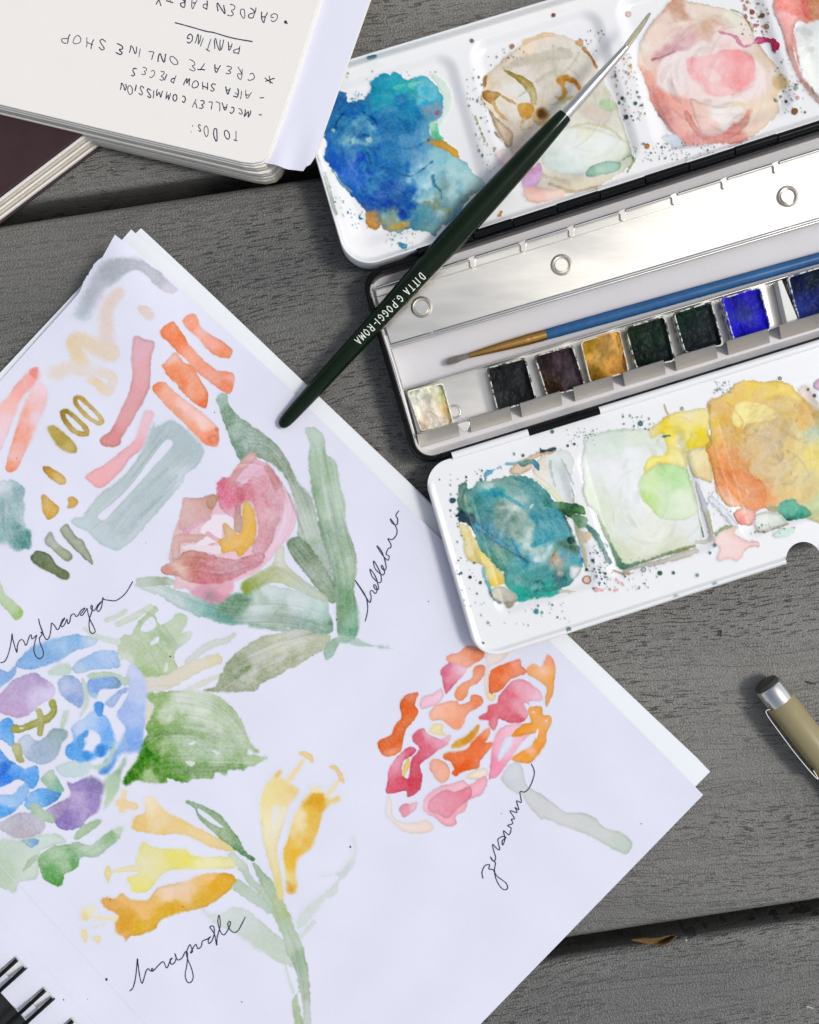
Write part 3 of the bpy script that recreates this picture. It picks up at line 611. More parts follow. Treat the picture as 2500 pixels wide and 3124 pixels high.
pan('E', '1050,488 1308,410 1382,698 1132,770', [(1080, 520, '2320a8'), (1200, 600, '2f3a86'), (1280, 480, '2a22b4'), (1180, 720, '1a14b6'), (1340, 660, '1f18c0')], 'bright ultramarine blue paint pan', seed=9)
pan('E', '1512,338 1775,258 1850,552 1590,632', [(1540, 380, '16204a'), (1700, 360, '1a2a3c'), (1640, 520, '2a3c98'), (1720, 470, '1c2a78')], 'dark indigo paint pan past the empty gap', seed=10)
# partition beside the last pan
pq = pts('E', '1432,362 1462,352 1580,640 1500,662'); slab('rail_divider', pq, .0045, .0092, M['plastic'], tin, bevel=.0002)
# ------------------------------------------------------------------ blue brush lying in the trough
def turned(name, prof, a, b, za, zb, mat, parent, n=24, flat=1.0):
    """turned piece along the px line a-b; prof = [(t, radius px)]"""
    a, b = np.array(a, float), np.array(b, float); path, rad = [], []
    for t, r in prof:
        p = a+(b-a)*t; z = za+(zb-za)*t; path.append(P(p[0], p[1], z)); rad.append(r*K*(H-z)/(H-ZR))
    return tube(name, path, rad, mat, parent, n=n, flatten=flat)
b2 = empty('blue_brush', (*P(1900, 950, .003)[:2], .003), 'small blue-handled paintbrush with gold ferrule lying in the tin', 'paintbrush')
fa = pts('D', [(878, 884), (1416, 738)]); ha = np.array([fa[1], (2680, 736)])
turned('handle', [(0, 16.5), (.03, 17.5), (.2, 18.5), (.7, 18), (1, 17)], ha[0], ha[1], .0060, .0066, M['blue'], b2)
turned('ferrule', [(0, 8.2), (.12, 10), (.3, 12.6), (.5, 15), (.72, 16.6), (.765, 17.6), (.78, 17.0), (.80, 17.6), (.84, 17.2), (.95, 17.4), (1.0, 17.0)], fa[0], fa[1], .0056, .0061, M['gold'], b2)
def bristles(name, a, b, za, zb, r0, r1, bulge, n, mat, parent, rr=.8, spread=0.0):
    """a tuft: many tapered hairs in one part"""
    g = np.random.default_rng(3); a, b = np.array(a, float), np.array(b, float); d = b-a; Ln = np.linalg.norm(d); d /= Ln; s = np.array([-d[1], d[0]]); v, f = [], []
    for i in range(n):
        th, q = g.random()*2*math.pi, math.sqrt(g.random()); ln = .80+.2*g.random(); prev = None; wv = g.normal(0, 1, 2)
        for k in range(6):
            t = k/5*ln; rad = r0*(1-t)+r1*t+bulge*math.sin(math.pi*min(t, 1)); off = q*rad*math.cos(th)+wv[0]*spread*t*t; oz = q*rad*math.sin(th)*K+wv[1]*spread*t*t*K*.3
            c = a+d*Ln*t+s*off; z = za+(zb-za)*t+oz; wpx = rr*(1-.75*(k/5)**2)
            v += [P(*(c+s*wpx), z), P(*(c-s*wpx), z), P(*c, z+wpx*K)]
            o = len(v)-6
            if k: f += [(o, o+3, o+5, o+2), (o+2, o+5, o+4, o+1), (o+1, o+4, o+3, o)]
    o = mesh(name, np.array(v), f, mat, parent); o['kind'] = 'stuff'; return o
bristles('bristles', fa[0]+[3, -1], pts('D', [(712, 936)])[0], .0056, .0048, 7, 9, 1.5, 170, M['hair_dark'], b2, .55, 5)
# ------------------------------------------------------------------ long green brush across tin and sketchbook
b1 = empty('green_brush', (*P(1400, 700, .012)[:2], .012), 'long dark green paintbrush with white lettering lying across tin and page', 'paintbrush')
E0, E1 = np.array([856., 1302.]), np.array([1724., 352.]); Z0, Z1 = .0078, .0205
turned('handle', [(0, 5), (.003, 11), (.008, 16), (.016, 19), (.03, 21), (.06, 22.5), (.127, 25.5), (.278, 28.5), (.388, 31), (.5, 34), (.59, 37), (.68, 38), (.76, 37), (.88, 32.5), (.95, 28), (.985, 25.5), (1, 23)], E0, E1, Z0, Z1, M['green'], b1, n=40)
F1 = np.array([1912., 143.]); zf1 = Z1+(Z1-Z0)*.22
turned('ferrule', [(0, 19.5), (.08, 19.2), (.1, 18.4), (.16, 18.9), (.2, 18.2), (.27, 18.6), (.31, 17.8), (.36, 18), (.42, 16.6), (.75, 12.8), (1, 10.2)], E1-(E1-E0)*.002, F1, Z1, zf1, M['chrome'], b1, n=32)
bristles('bristles', F1-[3, -3], (1986, 38), zf1, zf1-.001, 9, 2.5, 2.0, 260, M['hair'], b1, .7, 1.5)
dd = (E1-E0)/np.linalg.norm(E1-E0)
def hz(t): return Z0+(Z1-Z0)*t
# lettering printed on the handle, read from its top end
sx = {'D': ['0,0 0,1 .5,.95 .8,.5 .5,.05 0,0'], 'I': ['.3,0 .3,1'], 'T': ['.45,0 .45,1', '0,1 .9,1'], 'A': ['0,0 .45,1 .9,0', '.2,.38 .72,.38'], 'G': ['.85,.8 .5,1 .1,.7 .1,.3 .5,0 .85,.2 .85,.45 .5,.45'], '.': ['.1,0 .2,.06'], 'P': ['0,0 0,1 .6,.95 .7,.7 .6,.45 0,.42'], 'O': ['.45,1 .05,.7 .05,.3 .45,0 .85,.3 .85,.7 .45,1'], '-': ['0,.45 .6,.45'], 'R': ['0,0 0,1 .6,.95 .7,.72 .6,.5 0,.46', '.35,.46 .8,0'], 'M': ['0,0 .05,1 .45,.2 .85,1 .9,0'], ' ': []}
txt = 'DITTA G.POGGI-ROMA'; pA = pts('D', [(545, 312)])[0]; pB = pts('D', [(70, 792)])[0]; dt = pB-pA; Lt = np.linalg.norm(dt); dt /= Lt
wd_ = [.5 if c in 'I.' else .62 if c == ' ' else 1 for c in txt]; un = Lt/sum(wd_); vv, ff = [], []; xc = 0
nrm_ = np.array([-dt[1], dt[0]]); 
if nrm_[0] > 0: nrm_ = -nrm_
HT = 24
rprof = [(0, 5), (.06, 22.5), (.127, 25.5), (.278, 28.5), (.388, 31), (.5, 34), (.59, 37), (.68, 38)]
def on_handle(px):
    t = ((px-E0) @ dd)/np.linalg.norm(E1-E0); off = (px-E0) @ np.array([-dd[1], dd[0]]); r = np.interp(t, [a for a, _ in rprof], [b for _, b in rprof])
    h = np.sqrt(np.maximum((r*1.04)**2-off**2, 0)); return hz(t)+h*K*.985+.00014
upv = np.array([dt[1], -dt[0]])
lines = []
for c, w_ in zip(txt, wd_):
    for st in sx[c]:
        q = np.array([[float(a) for a in s.split(',')] for s in st.split()]); q = resample(q, max(10, 5*len(q)))
        lines.append((pA+np.outer(xc+q[:, 0]*un*.70, dt)+np.outer(q[:, 1]*HT-HT*.5+6, upv), 1))
    xc += w_*un
ribbon('lettering', lines, 2.8, lambda x, y: on_handle(np.stack([x, y], -1)), M['white_print'], b1)
# ------------------------------------------------------------------ pen on the deck
pen = empty('fineliner_pen', (*P(2430, 2200, 0)[:2], 0), 'beige capped pen with silver end and clip on the deck', 'pen')
pa, pd = np.array([2337., 2084.]), np.array([.612, .791]); zp_ = .0056
def pp(s): return pa+pd*s
turned('cap', [(0, 45.5), (.004, 47), (.5, 47.6), (1, 47.8)], pp(70), pp(640), zp_, zp_, M['tan'], pen, n=40)
turned('end_ring', [(0, 40), (.02, 43), (.08, 44.5), (.5, 45.5), (.95, 46), (1, 45)], pp(8), pp(72), zp_, zp_, M['chrome'], pen, n=40)
turned('end_plug', [(0, 28), (.12, 34), (.3, 38), (1, 41)], pp(-6), pp(12), zp_, zp_, M['dark_plastic'], pen, n=40)
ns_ = np.array([-pd[1], pd[0]])
cq = [pp(72)+ns_*38, pp(68)+ns_*48, pp(74)+ns_*55, pp(110)+ns_*58, pp(220)+ns_*60, pp(305)+ns_*57, pp(330)+ns_*52, pp(300)+ns_*48]
cq = smooth(np.array(cq), 5, False); zc = np.full(len(cq), .0066)
v = []; f = []
for i, q in enumerate(cq):
    for dz in (-.0022, .0022):
        for t in (-1.2, 1.2):
            tdir = cq[min(i+1, len(cq)-1)]-cq[max(i-1, 0)]; tdir = tdir/np.linalg.norm(tdir); v.append(P(*(q+t*np.array([-tdir[1], tdir[0]])), zc[i]+dz))
    if i: o = 4*(i-1); f += [(o, o+4, o+5, o+1), (o+1, o+5, o+7, o+3), (o+3, o+7, o+6, o+2), (o+2, o+6, o+4, o)]
f += [(0, 1, 3, 2), (4*len(cq)-4, 4*len(cq)-2, 4*len(cq)-1, 4*len(cq)-3)]
flat_shade(mesh('clip', np.array(v), f, M['chrome'], pen), 40)
# ------------------------------------------------------------------ dry leaf caught in the gap, bits of debris
def leaf():
    ax = smooth(pts('8', '600,1682 650,1684 710,1690 770,1688 825,1672 858,1662'), 6, False); n = len(ax); t = np.linspace(0, 1, n)
    wv = 2+19*np.sin(np.clip(t*1.02, 0, 1)*math.pi)**1.2*(.35+.9*t); d = np.gradient(ax, axis=0); d /= np.linalg.norm(d, axis=1)[:, None]; s = np.stack([-d[:, 1], d[:, 0]], 1)
    v = []; m = 9
    for i in range(n):
        for j in range(m):
            k = j/(m-1)*2-1; p = ax[i]+s[i]*k*wv[i]*(.62 if k < 0 else .8)*(1+.12*math.sin(9*t[i]+j)); z = -.0012+.0028*t[i]*abs(k)+.0012*math.sin(7*t[i]+k*2)+.0022*t[i]; v.append(P(*p, z))
    o = mesh('dry_leaf', np.array(v), None, M['leaf'], None, org=P(2000, 2860, 0), quads=grid_quads(m, n))
    so = o.modifiers.new('thickness', 'SOLIDIFY'); so.thickness = .0003; tag(o, 'curled yellow brown dry leaf caught in the deck gap', 'leaf'); return o
leaf()
def twig(zone, s, r, mat, lab):
    q = smooth(pts(zone, s), 5, False); n = len(q); o = tube('twig', P(q[:, 0], q[:, 1], .0009), [r*K*(1.2-.7*i/n) for i in range(n)], M[mat], None, org=P(*q[0], 0), n=7); tag(o, lab, 'twig', 'debris on the deck')
twig('G', '990,1905 985,1930 983,1955', 3.2, 'twig', 'tiny dark brown twig on the deck below the white palette')
twig('8', '1588,240 1608,246 1634,252', 3.0, 'twig', 'tiny brown twig on the deck right of the pen end')
twig('8', '1582,2058 1600,2062 1622,2070', 2.2, 'straw', 'tiny pale straw on the deck near the lower corner')
twig('8', '905,1680 912,1698', 1.8, 'straw', 'tiny pale splinter on the deck beside the dry leaf')
# ------------------------------------------------------------------ brushwork: pigment laid down stroke by stroke on a fine lattice
class Canvas:
    def __init__(s, x0, y0, x1, y1, g, base, seed, bleed=1.0, rim=1.0):
        s.g = g; s.x0, s.y0 = x0, y0; s.w, s.h = int((x1-x0)/g)+1, int((y1-y0)/g)+1; s.base = hx(base)
        s.c = np.broadcast_to(s.base, (s.h, s.w, 3)).astype(np.float32).copy(); s.cov = np.zeros((s.h, s.w), np.float32); s.id = np.zeros((s.h, s.w), np.int16); s.names = ['']; s.bleed, s.rim = bleed, rim
        sh = (s.h, s.w)
        s.n = {k: noise(sh, k/g, seed+i, o) for i, (k, o) in enumerate(((9, 2), (26, 3), (70, 3), (160, 3)))}
        s.wx = [(noise(sh, 60/g, seed+20+i, 4)-.5)*2 for i in range(2)]; s.grain = noise(sh, 4/g if g < 4 else 1.01, seed+40, 1)
    def group(s, name): s.names.append(name); s.gi = len(s.names)-1
    def win(s, lo, hi, m):
        a = np.maximum(((lo-m-[s.x0, s.y0])/s.g).astype(int), 0); b = np.minimum(((hi+m-[s.x0, s.y0])/s.g).astype(int)+2, [s.w, s.h])
        if (b <= a).any(): return None
        sl = (slice(a[1], b[1]), slice(a[0], b[0])); X, Y = np.meshgrid(s.x0+np.arange(a[0], b[0])*s.g, s.y0+np.arange(a[1], b[1])*s.g); return sl, X, Y
    def lay(s, sl, X, Y, d, zone, col, soft, edge, wob, op, gran, warp, ew=7.0):
        n9, n26, n70, n160 = (s.n[k][sl] for k in (9, 26, 70, 160))
        d = d+wob*((n26-.5)*1.3+(n9-.5)*1.0)+.6
        soft = np.maximum(soft*(.45+s.bleed*np.clip(n160-.38, 0, 1)**1.3), 2.4); m = sstep(-soft*.5, soft*.5, d); edge = edge*s.rim*np.clip(5/soft, 0, 1)
        if isinstance(col, str): C = np.broadcast_to(hx(col), d.shape+(3,)); A = np.ones(d.shape)
        else:
            cp = [(*pts(zone, [(q[0], q[1])])[0], hx(q[2]), q[3] if len(q) > 3 else 1.0) for q in col]
            p = np.stack([X+s.wx[0][sl]*warp, Y+s.wx[1][sl]*warp], -1); C, A = rbf(p, cp, 1.7, 120.0)
        C = C.astype(np.float32)
        if np.any(edge): C = C*(1-(edge*.42)[..., None]*np.exp(-(d/ew)**2)[..., None]*(.55+.9*n70[..., None]))
        dep = 1+gran*((n160-.5)*.7+(n70-.5)*.55+(n26-.5)*.3+(n9-.5)*.3+(s.grain[sl]-.5)*.6)        # pigment pooling and granulation
        a = np.clip(m*A*op*np.where(op*A > .97, 1.0, 1.0), 0, 1)[..., None]
        w_ = s.base.astype(np.float32); C = np.clip(w_+(C-w_)*dep[..., None], 0, 1)
        s.c[sl] = s.c[sl]*(1-a)+C*a; cv = a[..., 0]; s.cov[sl] = np.maximum(s.cov[sl], cv); s.id[sl] = np.where(cv > .02, s.gi, s.id[sl])
    def blob(s, zone, outline, col, soft=5, edge=.3, wob=2.5, op=1.0, gran=.35, warp=18, n=5, ew=7.0):
        p = smooth(pts(zone, outline), n); r = s.win(p.min(0), p.max(0), 12+soft)
        if r is None: return
        sl, X, Y = r; a = p; b = np.roll(p, -1, 0); px, py = X[..., None], Y[..., None]; best = np.full(X.shape, 1e9); ins = np.zeros(X.shape, bool)
        for (ax, ay), (bx, by) in zip(a, b):
            ex, ey = bx-ax, by-ay; L2_ = ex*ex+ey*ey+1e-9; t = np.clip(((X-ax)*ex+(Y-ay)*ey)/L2_, 0, 1); best = np.minimum(best, (X-ax-t*ex)**2+(Y-ay-t*ey)**2)
            if ay != by: ins ^= ((ay > Y) != (by > Y)) & (X < ex*(Y-ay)/(by-ay)+ax)
        d = np.sqrt(best)*np.where(ins, 1, -1); s.lay(sl, X, Y, d, zone, col, soft, edge, wob, op, gran, warp, ew)
    def line(s, zone, path, w, col, soft=6, edge=.2, wob=2.0, op=1.0, gran=.35, warp=14, closed=False, ew=6.0):
        p = smooth(pts(zone, path), 5, closed); k = ZONE[zone][2]; wv = np.interp(np.linspace(0, 1, len(p)), np.linspace(0, 1, len(np.atleast_1d(w))), np.atleast_1d(w))*k/2
        if closed: p = np.concatenate([p, p[:1]]); wv = np.r_[wv, wv[:1]]
        r = s.win(p.min(0), p.max(0), 12+soft+wv.max())
        if r is None: return
        sl, X, Y = r; best = np.full(X.shape, -1e9)
        for i in range(len(p)-1):
            (ax, ay), (bx, by) = p[i], p[i+1]; ex, ey = bx-ax, by-ay; t = np.clip(((X-ax)*ex+(Y-ay)*ey)/(ex*ex+ey*ey+1e-9), 0, 1)
            best = np.maximum(best, wv[i]*(1-t)+wv[i+1]*t-np.hypot(X-ax-t*ex, Y-ay-t*ey))
        s.lay(sl, X, Y, best, zone, col, soft, edge, wob, op, gran, warp, ew)
    def dot(s, zone, x, y, r, col, edge=.5, soft=4, op=1.0, sq=1.0):
        c = pts(zone, [(x, y)])[0]; r = r*ZONE[zone][2]; q = s.win(c, c, r*1.5+8)
        if q is None: return
        sl, X, Y = q; d = r-np.hypot((X-c[0])*sq, (Y-c[1])/sq); s.lay(sl, X, Y, d, zone, col, soft, edge, min(2.0, r*.18), op, .2, 0, 4.0)
    def tone(s, path, w, k, op, soft=5):
        """a hair-mark of the brush: shifts the paint already there a little lighter or darker, only where paint lies"""
        p = smooth(np.asarray(path, float), 4, False); wv = np.interp(np.linspace(0, 1, len(p)), [0, .3, .8, 1], [.2*w, w, .8*w, .1*w])/2; r = s.win(p.min(0), p.max(0), 6+w)
        if r is None: return
        sl, X, Y = r; best = np.full(X.shape, -1e9)
        for i in range(len(p)-1):
            (ax, ay), (bx, by) = p[i], p[i+1]; ex, ey = bx-ax, by-ay; t = np.clip(((X-ax)*ex+(Y-ay)*ey)/(ex*ex+ey*ey+1e-9), 0, 1)
            best = np.maximum(best, wv[i]*(1-t)+wv[i+1]*t-np.hypot(X-ax-t*ex, Y-ay-t*ey))
        a = (sstep(-soft/2, soft/2, best)*s.cov[sl]**2*op)[..., None]; c = s.c[sl]; tgt = np.clip(c*k, 0, 1) if k < 1 else c+(s.base-c)*(k-1)
        s.c[sl] = c*(1-a)+tgt*a
    def swirl(s, zone, c, rx, ry, ang, n, seed, op=.55):
        g = np.random.default_rng(seed); c = pts(zone, [c])[0]; kz = ZONE[zone][2]; ca, sa = math.cos(R(ang)), math.sin(R(ang))
        for i in range(n):
            c2 = c+g.normal(0, .22, 2)*np.array([rx, ry])*kz; f = .12+.6*math.sqrt(g.random()); t0 = g.random()*6.3; ln = .25+.7*g.random(); t = t0+np.linspace(0, ln, 7); x = rx*f*kz*np.cos(t); y = ry*f*kz*np.sin(t)*(1+.25*g.normal())
            s.tone(np.stack([c2[0]+x*ca-y*sa, c2[1]+x*sa+y*ca], 1), 4+22*g.random()**2, g.choice([.86, .9, .93, 1.15, 1.25, 1.1]), op*(.4+.6*g.random()))
    def hairs(s, zone, path, w, n, seed, op=.5):
        g = np.random.default_rng(seed); p = smooth(pts(zone, path), 6, False); d = np.gradient(p, axis=0); d /= np.linalg.norm(d, axis=1)[:, None]+1e-9; nm = np.stack([-d[:, 1], d[:, 0]], 1); w = w*ZONE[zone][2]; m = len(p)
        for i in range(n):
            a = int(g.random()*.7*m); b = min(m, a+4+int(g.random()*.5*m)); o = (g.random()-.5)*w
            s.tone((p+nm*(o+g.normal()*3))[a:b:2] if b-a > 6 else (p+nm*o)[a:b], 3+7*g.random()**2, g.choice([.9, .93, .87, 1.25, 1.35, 1.15]), op*(.35+.65*g.random()), 4)
    def spray(s, zone, box, n, cols, r0, r1, seed, keep=None):
        g = np.random.default_rng(seed)
        for i in range(n):
            x = box[0]+g.random()*(box[2]-box[0]); y = box[1]+g.random()*(box[3]-box[1])
            if keep is not None and not keep(x, y): continue
            s.dot(zone, x, y, r0+(r1-r0)*g.random()**4, cols[g.integers(len(cols))], .4, 3, .65+.35*g.random(), .8+.45*g.random())
    def films(s, zf, lift, mat, parent, paper_alb, relief=0.0, dom=None):
        m = s.cov > .012; m[1:] |= m[:-1].copy(); m[:-1] |= m[1:].copy(); m[:, 1:] |= m[:, :-1].copy(); m[:, :-1] |= m[:, 1:].copy()
        if dom is not None:
            X, Y = np.meshgrid(s.x0+np.arange(s.w)*s.g, s.y0+np.arange(s.h)*s.g); m &= dom(X, Y)
        ids = s.id.copy()
        for _ in range(3):
            for ax, sh in ((0, 1), (0, -1), (1, 1), (1, -1)):
                r = np.roll(ids, sh, ax); ids = np.where(ids == 0, r, ids)
        k = (m[:-1, :-1] & m[1:, :-1] & m[1:, 1:] & m[:-1, 1:]); ci = ids[:-1, :-1]
        pig = np.clip(lin(np.clip(s.c, 0, 1))/lin(s.base)*paper_alb, .003, .9)
        for gi, nm in enumerate(s.names):
            if not gi: continue
            jj, ii = np.nonzero(k & (ci == gi))
            if len(jj) < 4: continue
            vid = lambda a, b: a*s.w+b
            q = np.stack([vid(jj, ii), vid(jj+1, ii), vid(jj+1, ii+1), vid(jj, ii+1)], -1); u, inv = np.unique(q, return_inverse=True); yy, xx = np.divmod(u, s.w)
            X = s.x0+xx*s.g; Y = s.y0+yy*s.g; z = zf(X, Y)+lift
            if relief: z = z+relief*s.cov[yy, xx]*(.5+.5*s.n[70][yy, xx])
            o = mesh(nm, P(X, Y, z), None, mat, parent, quads=inv.reshape(-1, 4), attrs={'pigment': pig[yy, xx]})
            if nm == 'paint_splashes': o['kind'] = 'stuff'
# ------------------------------------------------------------------ watercolours on the sketchbook page
pc = Canvas(-30, 690, 2190, 3160, 2.3, PAPER, 11, 5.0, .5); B_, L_ = pc.blob, pc.line
pc.group('grey_wash_stroke')
B_('1', '460,590 500,500 560,390 640,280 740,258 850,262 960,330 1060,420 1085,455 1040,470 960,430 890,350 830,330 770,350 700,410 640,440 600,500 550,600 510,632 470,615', [(520, 590, 'b4bfcb'), (600, 430, 'bbbdcc'), (720, 330, 'aab0ba'), (860, 290, 'b3b3c2'), (980, 380, 'b0b2bd'), (1070, 455, 'cdc9da')], 12, .12, 3)
pc.group('peach_zigzag_stroke')
L_('1', '730,470 660,560 650,660 655,760 680,840', (70, 95), 'e0d0cd', 14, .08, 3); L_('1', '690,840 600,810 510,760 455,780 490,880 500,930', 92, [(690, 840, 'e2d3c8'), (560, 790, 'e2d0c0'), (470, 800, 'e0ccb0'), (490, 920, 'e4cfae')], 12, .1, 3)
L_('1', '480,930 420,930 345,960', (60, 84), 'e2d6d2', 14, .06, 3); L_('1', '530,940 640,960 690,1000 660,1070 600,1020 560,990', 62, [(560, 960, 'e2d9dc'), (690, 1000, 'e2d6d0'), (600, 1030, 'e3cfb2')], 14, .08, 3); B_('1', '840,560 880,545 930,570 945,605 920,635 880,615', 'decdcb', 8, .1)
pc.group('pink_stroke')
pc.group('pink_stroke'); B_('1', '820,745 850,735 885,755 930,762 952,790 925,860 922,1000 905,1080 850,1180 790,1280 745,1360 735,1390 690,1413 640,1405 612,1380 625,1350 680,1310 740,1190 790,1080 812,960 805,850', [(870, 780, 'dfadba'), (870, 950, 'e2a6ad'), (780, 1200, 'dd9ba2'), (680, 1380, 'd78e90')], 4, .45, 2, gran=.2)
pc.group('pink_stroke'); B_('1', '890,1190 935,1195 938,1230 910,1310 870,1420 800,1480 740,1560 620,1658 530,1610 525,1590 580,1550 640,1520 740,1440 820,1370 850,1300 875,1210', [(900, 1220, 'eac4d0'), (800, 1430, 'eab0ba'), (600, 1600, 'f0aeb5')], 5, .3, 2, gran=.2)
pc.group('orange_stroke')
pc.group('orange_stroke'); B_('1', '1120,640 1150,605 1190,598 1215,630 1225,670 1290,720 1360,765 1420,810 1418,850 1395,868 1330,855 1270,810 1200,730 1140,680', [(1150, 630, 'f39a7c'), (1250, 720, 'f2b8b0'), (1300, 790, 'f2a896'), (1380, 840, 'ee8a62')], 4, .35, 2)
pc.group('orange_stroke'); B_('1', '980,710 1000,680 1060,642 1085,670 1130,740 1150,770 1200,830 1260,890 1330,940 1420,960 1437,1000 1410,1080 1350,1060 1240,980 1160,900 1080,820 1010,750', [(1020, 700, 'f0875a'), (1070, 760, 'ee7a48'), (1180, 850, 'f4a286'), (1220, 930, 'f19374'), (1370, 970, 'ee8f6e'), (1420, 1010, 'f4a89a'), (1380, 1060, 'f0794f')], 4, .35, 3)
pc.group('orange_stroke'); B_('1', '1005,900 1060,835 1095,850 1120,890 1170,910 1200,960 1240,1020 1270,1070 1275,1120 1262,1172 1200,1150 1130,1090 1080,1030 1020,960 990,915', [(1050, 870, 'f0b8aa'), (1030, 920, 'ef8a58'), (1060, 960, 'ec7434'), (1130, 1010, 'e9641f'), (1170, 1000, 'f0a080'), (1240, 1120, 'ec7340'), (1190, 1080, 'f29a74')], 4, .4, 3)
pc.group('orange_stroke'); B_('1', '935,1060 960,1020 1010,1015 1080,1080 1160,1140 1260,1220 1330,1290 1340,1390 1310,1410 1250,1390 1170,1310 1090,1230 1000,1140', [(950, 1050, 'f08a5c'), (1000, 1080, 'f3a98c'), (1120, 1160, 'f6c6bc'), (1060, 1200, 'f09a7c'), (1200, 1330, 'f2a48a'), (1250, 1250, 'f6d0cc'), (1310, 1380, 'ef8e6d')], 4, .38, 2)
pc.group('orange_stroke'); B_('1', '1275,1350 1310,1335 1335,1360 1325,1395 1300,1400 1280,1375', 'ef8a66', 4, .5); pc.dot('1', 1328, 1305, 12, 'f08058')
pc.group('orange_stroke'); B_('1', '-20,1200 50,1100 120,1010 190,940 240,960 200,1040 140,1100 80,1250 20,1400 -20,1440', [(120, 1060, 'f2aeaa'), (60, 1150, 'f2bcb8'), (30, 1300, 'eecbd6'), (200, 960, 'f0aeb0')], 8, .25, 3)
pc.group('orange_stroke'); B_('1', '250,1015 290,1060 285,1140 220,1300 150,1450 110,1540 60,1566 35,1545 50,1470 90,1330 140,1180 200,1050', [(240, 1060, 'eed2de'), (150, 1200, 'f2a99c'), (100, 1350, 'f29f8a'), (210, 1250, 'ecd0de'), (60, 1530, 'f28558'), (110, 1450, 'f2b4ab')], 7, .3, 2); B_('1', '180,950 205,925 232,935 220,985 195,975', 'ee958c', 5, .5, 4)
pc.group('ochre_marks')
pc.group('ochre_mark'); L_('1', '462,1120 490,1110 540,1150 600,1210 626,1250 608,1266 570,1250 520,1210 475,1160', 24, [(470, 1130, 'b8953a'), (600, 1250, 'd6bd74'), (540, 1160, 'c4a24a')], 4, .75, 2, closed=True); pc.group('ochre_mark'); L_('1', '384,1202 410,1194 460,1230 520,1290 535,1322 500,1332 450,1308 402,1252', 30, [(390, 1205, 'a5862c'), (510, 1320, 'b48e30'), (470, 1250, 'b8973c'), (450, 1300, 'cbb066')], 4, .75, 2, closed=True)
pc.group('ochre_mark'); B_('1', '290,1300 320,1278 350,1290 420,1350 465,1400 468,1440 430,1447 380,1425 330,1370', [(310, 1300, 'c0aa58'), (390, 1370, 'b09c48'), (450, 1430, 'c4ae68')], 4, .7, 2)
pc.group('ochre_mark'); B_('1', '262,1535 290,1530 350,1560 400,1600 402,1635 370,1642 320,1610 280,1570', [(280, 1545, 'b8862a'), (370, 1620, 'd8b462')], 4, .6, 2); pc.group('ochre_mark'); B_('2', '318,320 340,320 370,350 430,400 443,430 420,480 365,503 335,470 315,400', [(340, 340, 'c8973a'), (400, 420, 'd4a440'), (370, 490, 'd09628')], 4, .5, 2); pc.group('ochre_mark'); B_('2', '512,345 540,332 580,355 590,385 560,415 505,420 515,385', 'cfa243', 4, .5, 2)
pc.group('sage_block_stroke')
B_('2', '535,520 560,490 620,490 660,430 740,330 880,220 1000,100 1106,-91 1155,-220 1172,-190 1241,-226 1290,-244 1351,-214 1462,-115 1536,-17 1487,93 1390,170 1380,220 1250,370 1130,510 1020,640 940,710 880,735 800,715 720,660 660,600 590,570', [(600, 530, 'c0ced6'), (750, 380, 'bac8cc'), (1000, 150, 'b3c3c6'), (1290, -180, 'afc0c6'), (1450, 0, 'b0c0c6'), (1200, 250, 'b3c4c8'), (900, 560, 'b4c4c8'), (1000, 640, 'c0ced4'), (850, 690, 'bccbd2'), (1350, 220, 'c6d2da')], 8, .22, 3, gran=.3)
L_('2', '1330,180 1150,390 930,600', 26, 'a2b6bc', 14, 0, 2, .75); L_('2', '1250,120 1050,330 830,540', 40, 'a6babd', 18, 0, 2, .6)
B_('2', '1245,-85 1295,-55 1150,110 1000,280 860,430 785,508 745,472 880,360 1010,220 1130,60', PAPER, 4, .0, 1.2, gran=0)
pc.group('teal_patch')
B_('2', '-20,260 60,210 130,230 180,280 185,400 190,560 230,600 243,700 220,728 180,720 130,742 60,690 -20,630', [(60, 240, 'ccd4de'), (130, 300, '8fafb5'), (150, 330, '86aab0'), (40, 480, '8db0b4'), (160, 480, 'a6c0c4'), (120, 600, '6f9b9b'), (200, 690, '57908c'), (30, 600, '8ab2b2')], 14, .2, 4, gran=.6)
pc.group('olive_swatches')
pc.group('olive_swatch'); B_('2', '235,780 270,742 330,748 390,790 430,850 500,890 523,920 512,950 470,950 400,910 340,882 280,850 240,815', [(290, 800, '6b785a'), (400, 870, '76825f'), (490, 930, '74805c')], 4, 1.1, 2, gran=.3, ew=6); pc.group('olive_swatch'); B_('2', '338,650 370,600 395,605 420,660 470,710 530,750 545,790 510,815 460,790 390,720 345,690', [(380, 630, 'b0b5ac'), (500, 780, 'a3a890')], 4, .75, 2, gran=.3); pc.group('olive_swatch'); B_('2', '455,575 500,540 525,560 570,630 620,660 650,720 680,770 697,835 670,825 600,760 570,735 520,680 465,610', 'a0a692', 4, 1.0, 2, gran=.3, ew=6)
pc.group('olive_swatch'); B_('2', '-10,960 40,1060 110,1120 170,1190 165,1230 120,1262 60,1190 -10,1110', [(20, 1030, 'bccfae'), (90, 1150, 'adc692'), (125, 1225, '94bb68'), (160, 1200, 'b4c9a4')], 7, .25, 2)
pc.group('hellebore_painting')
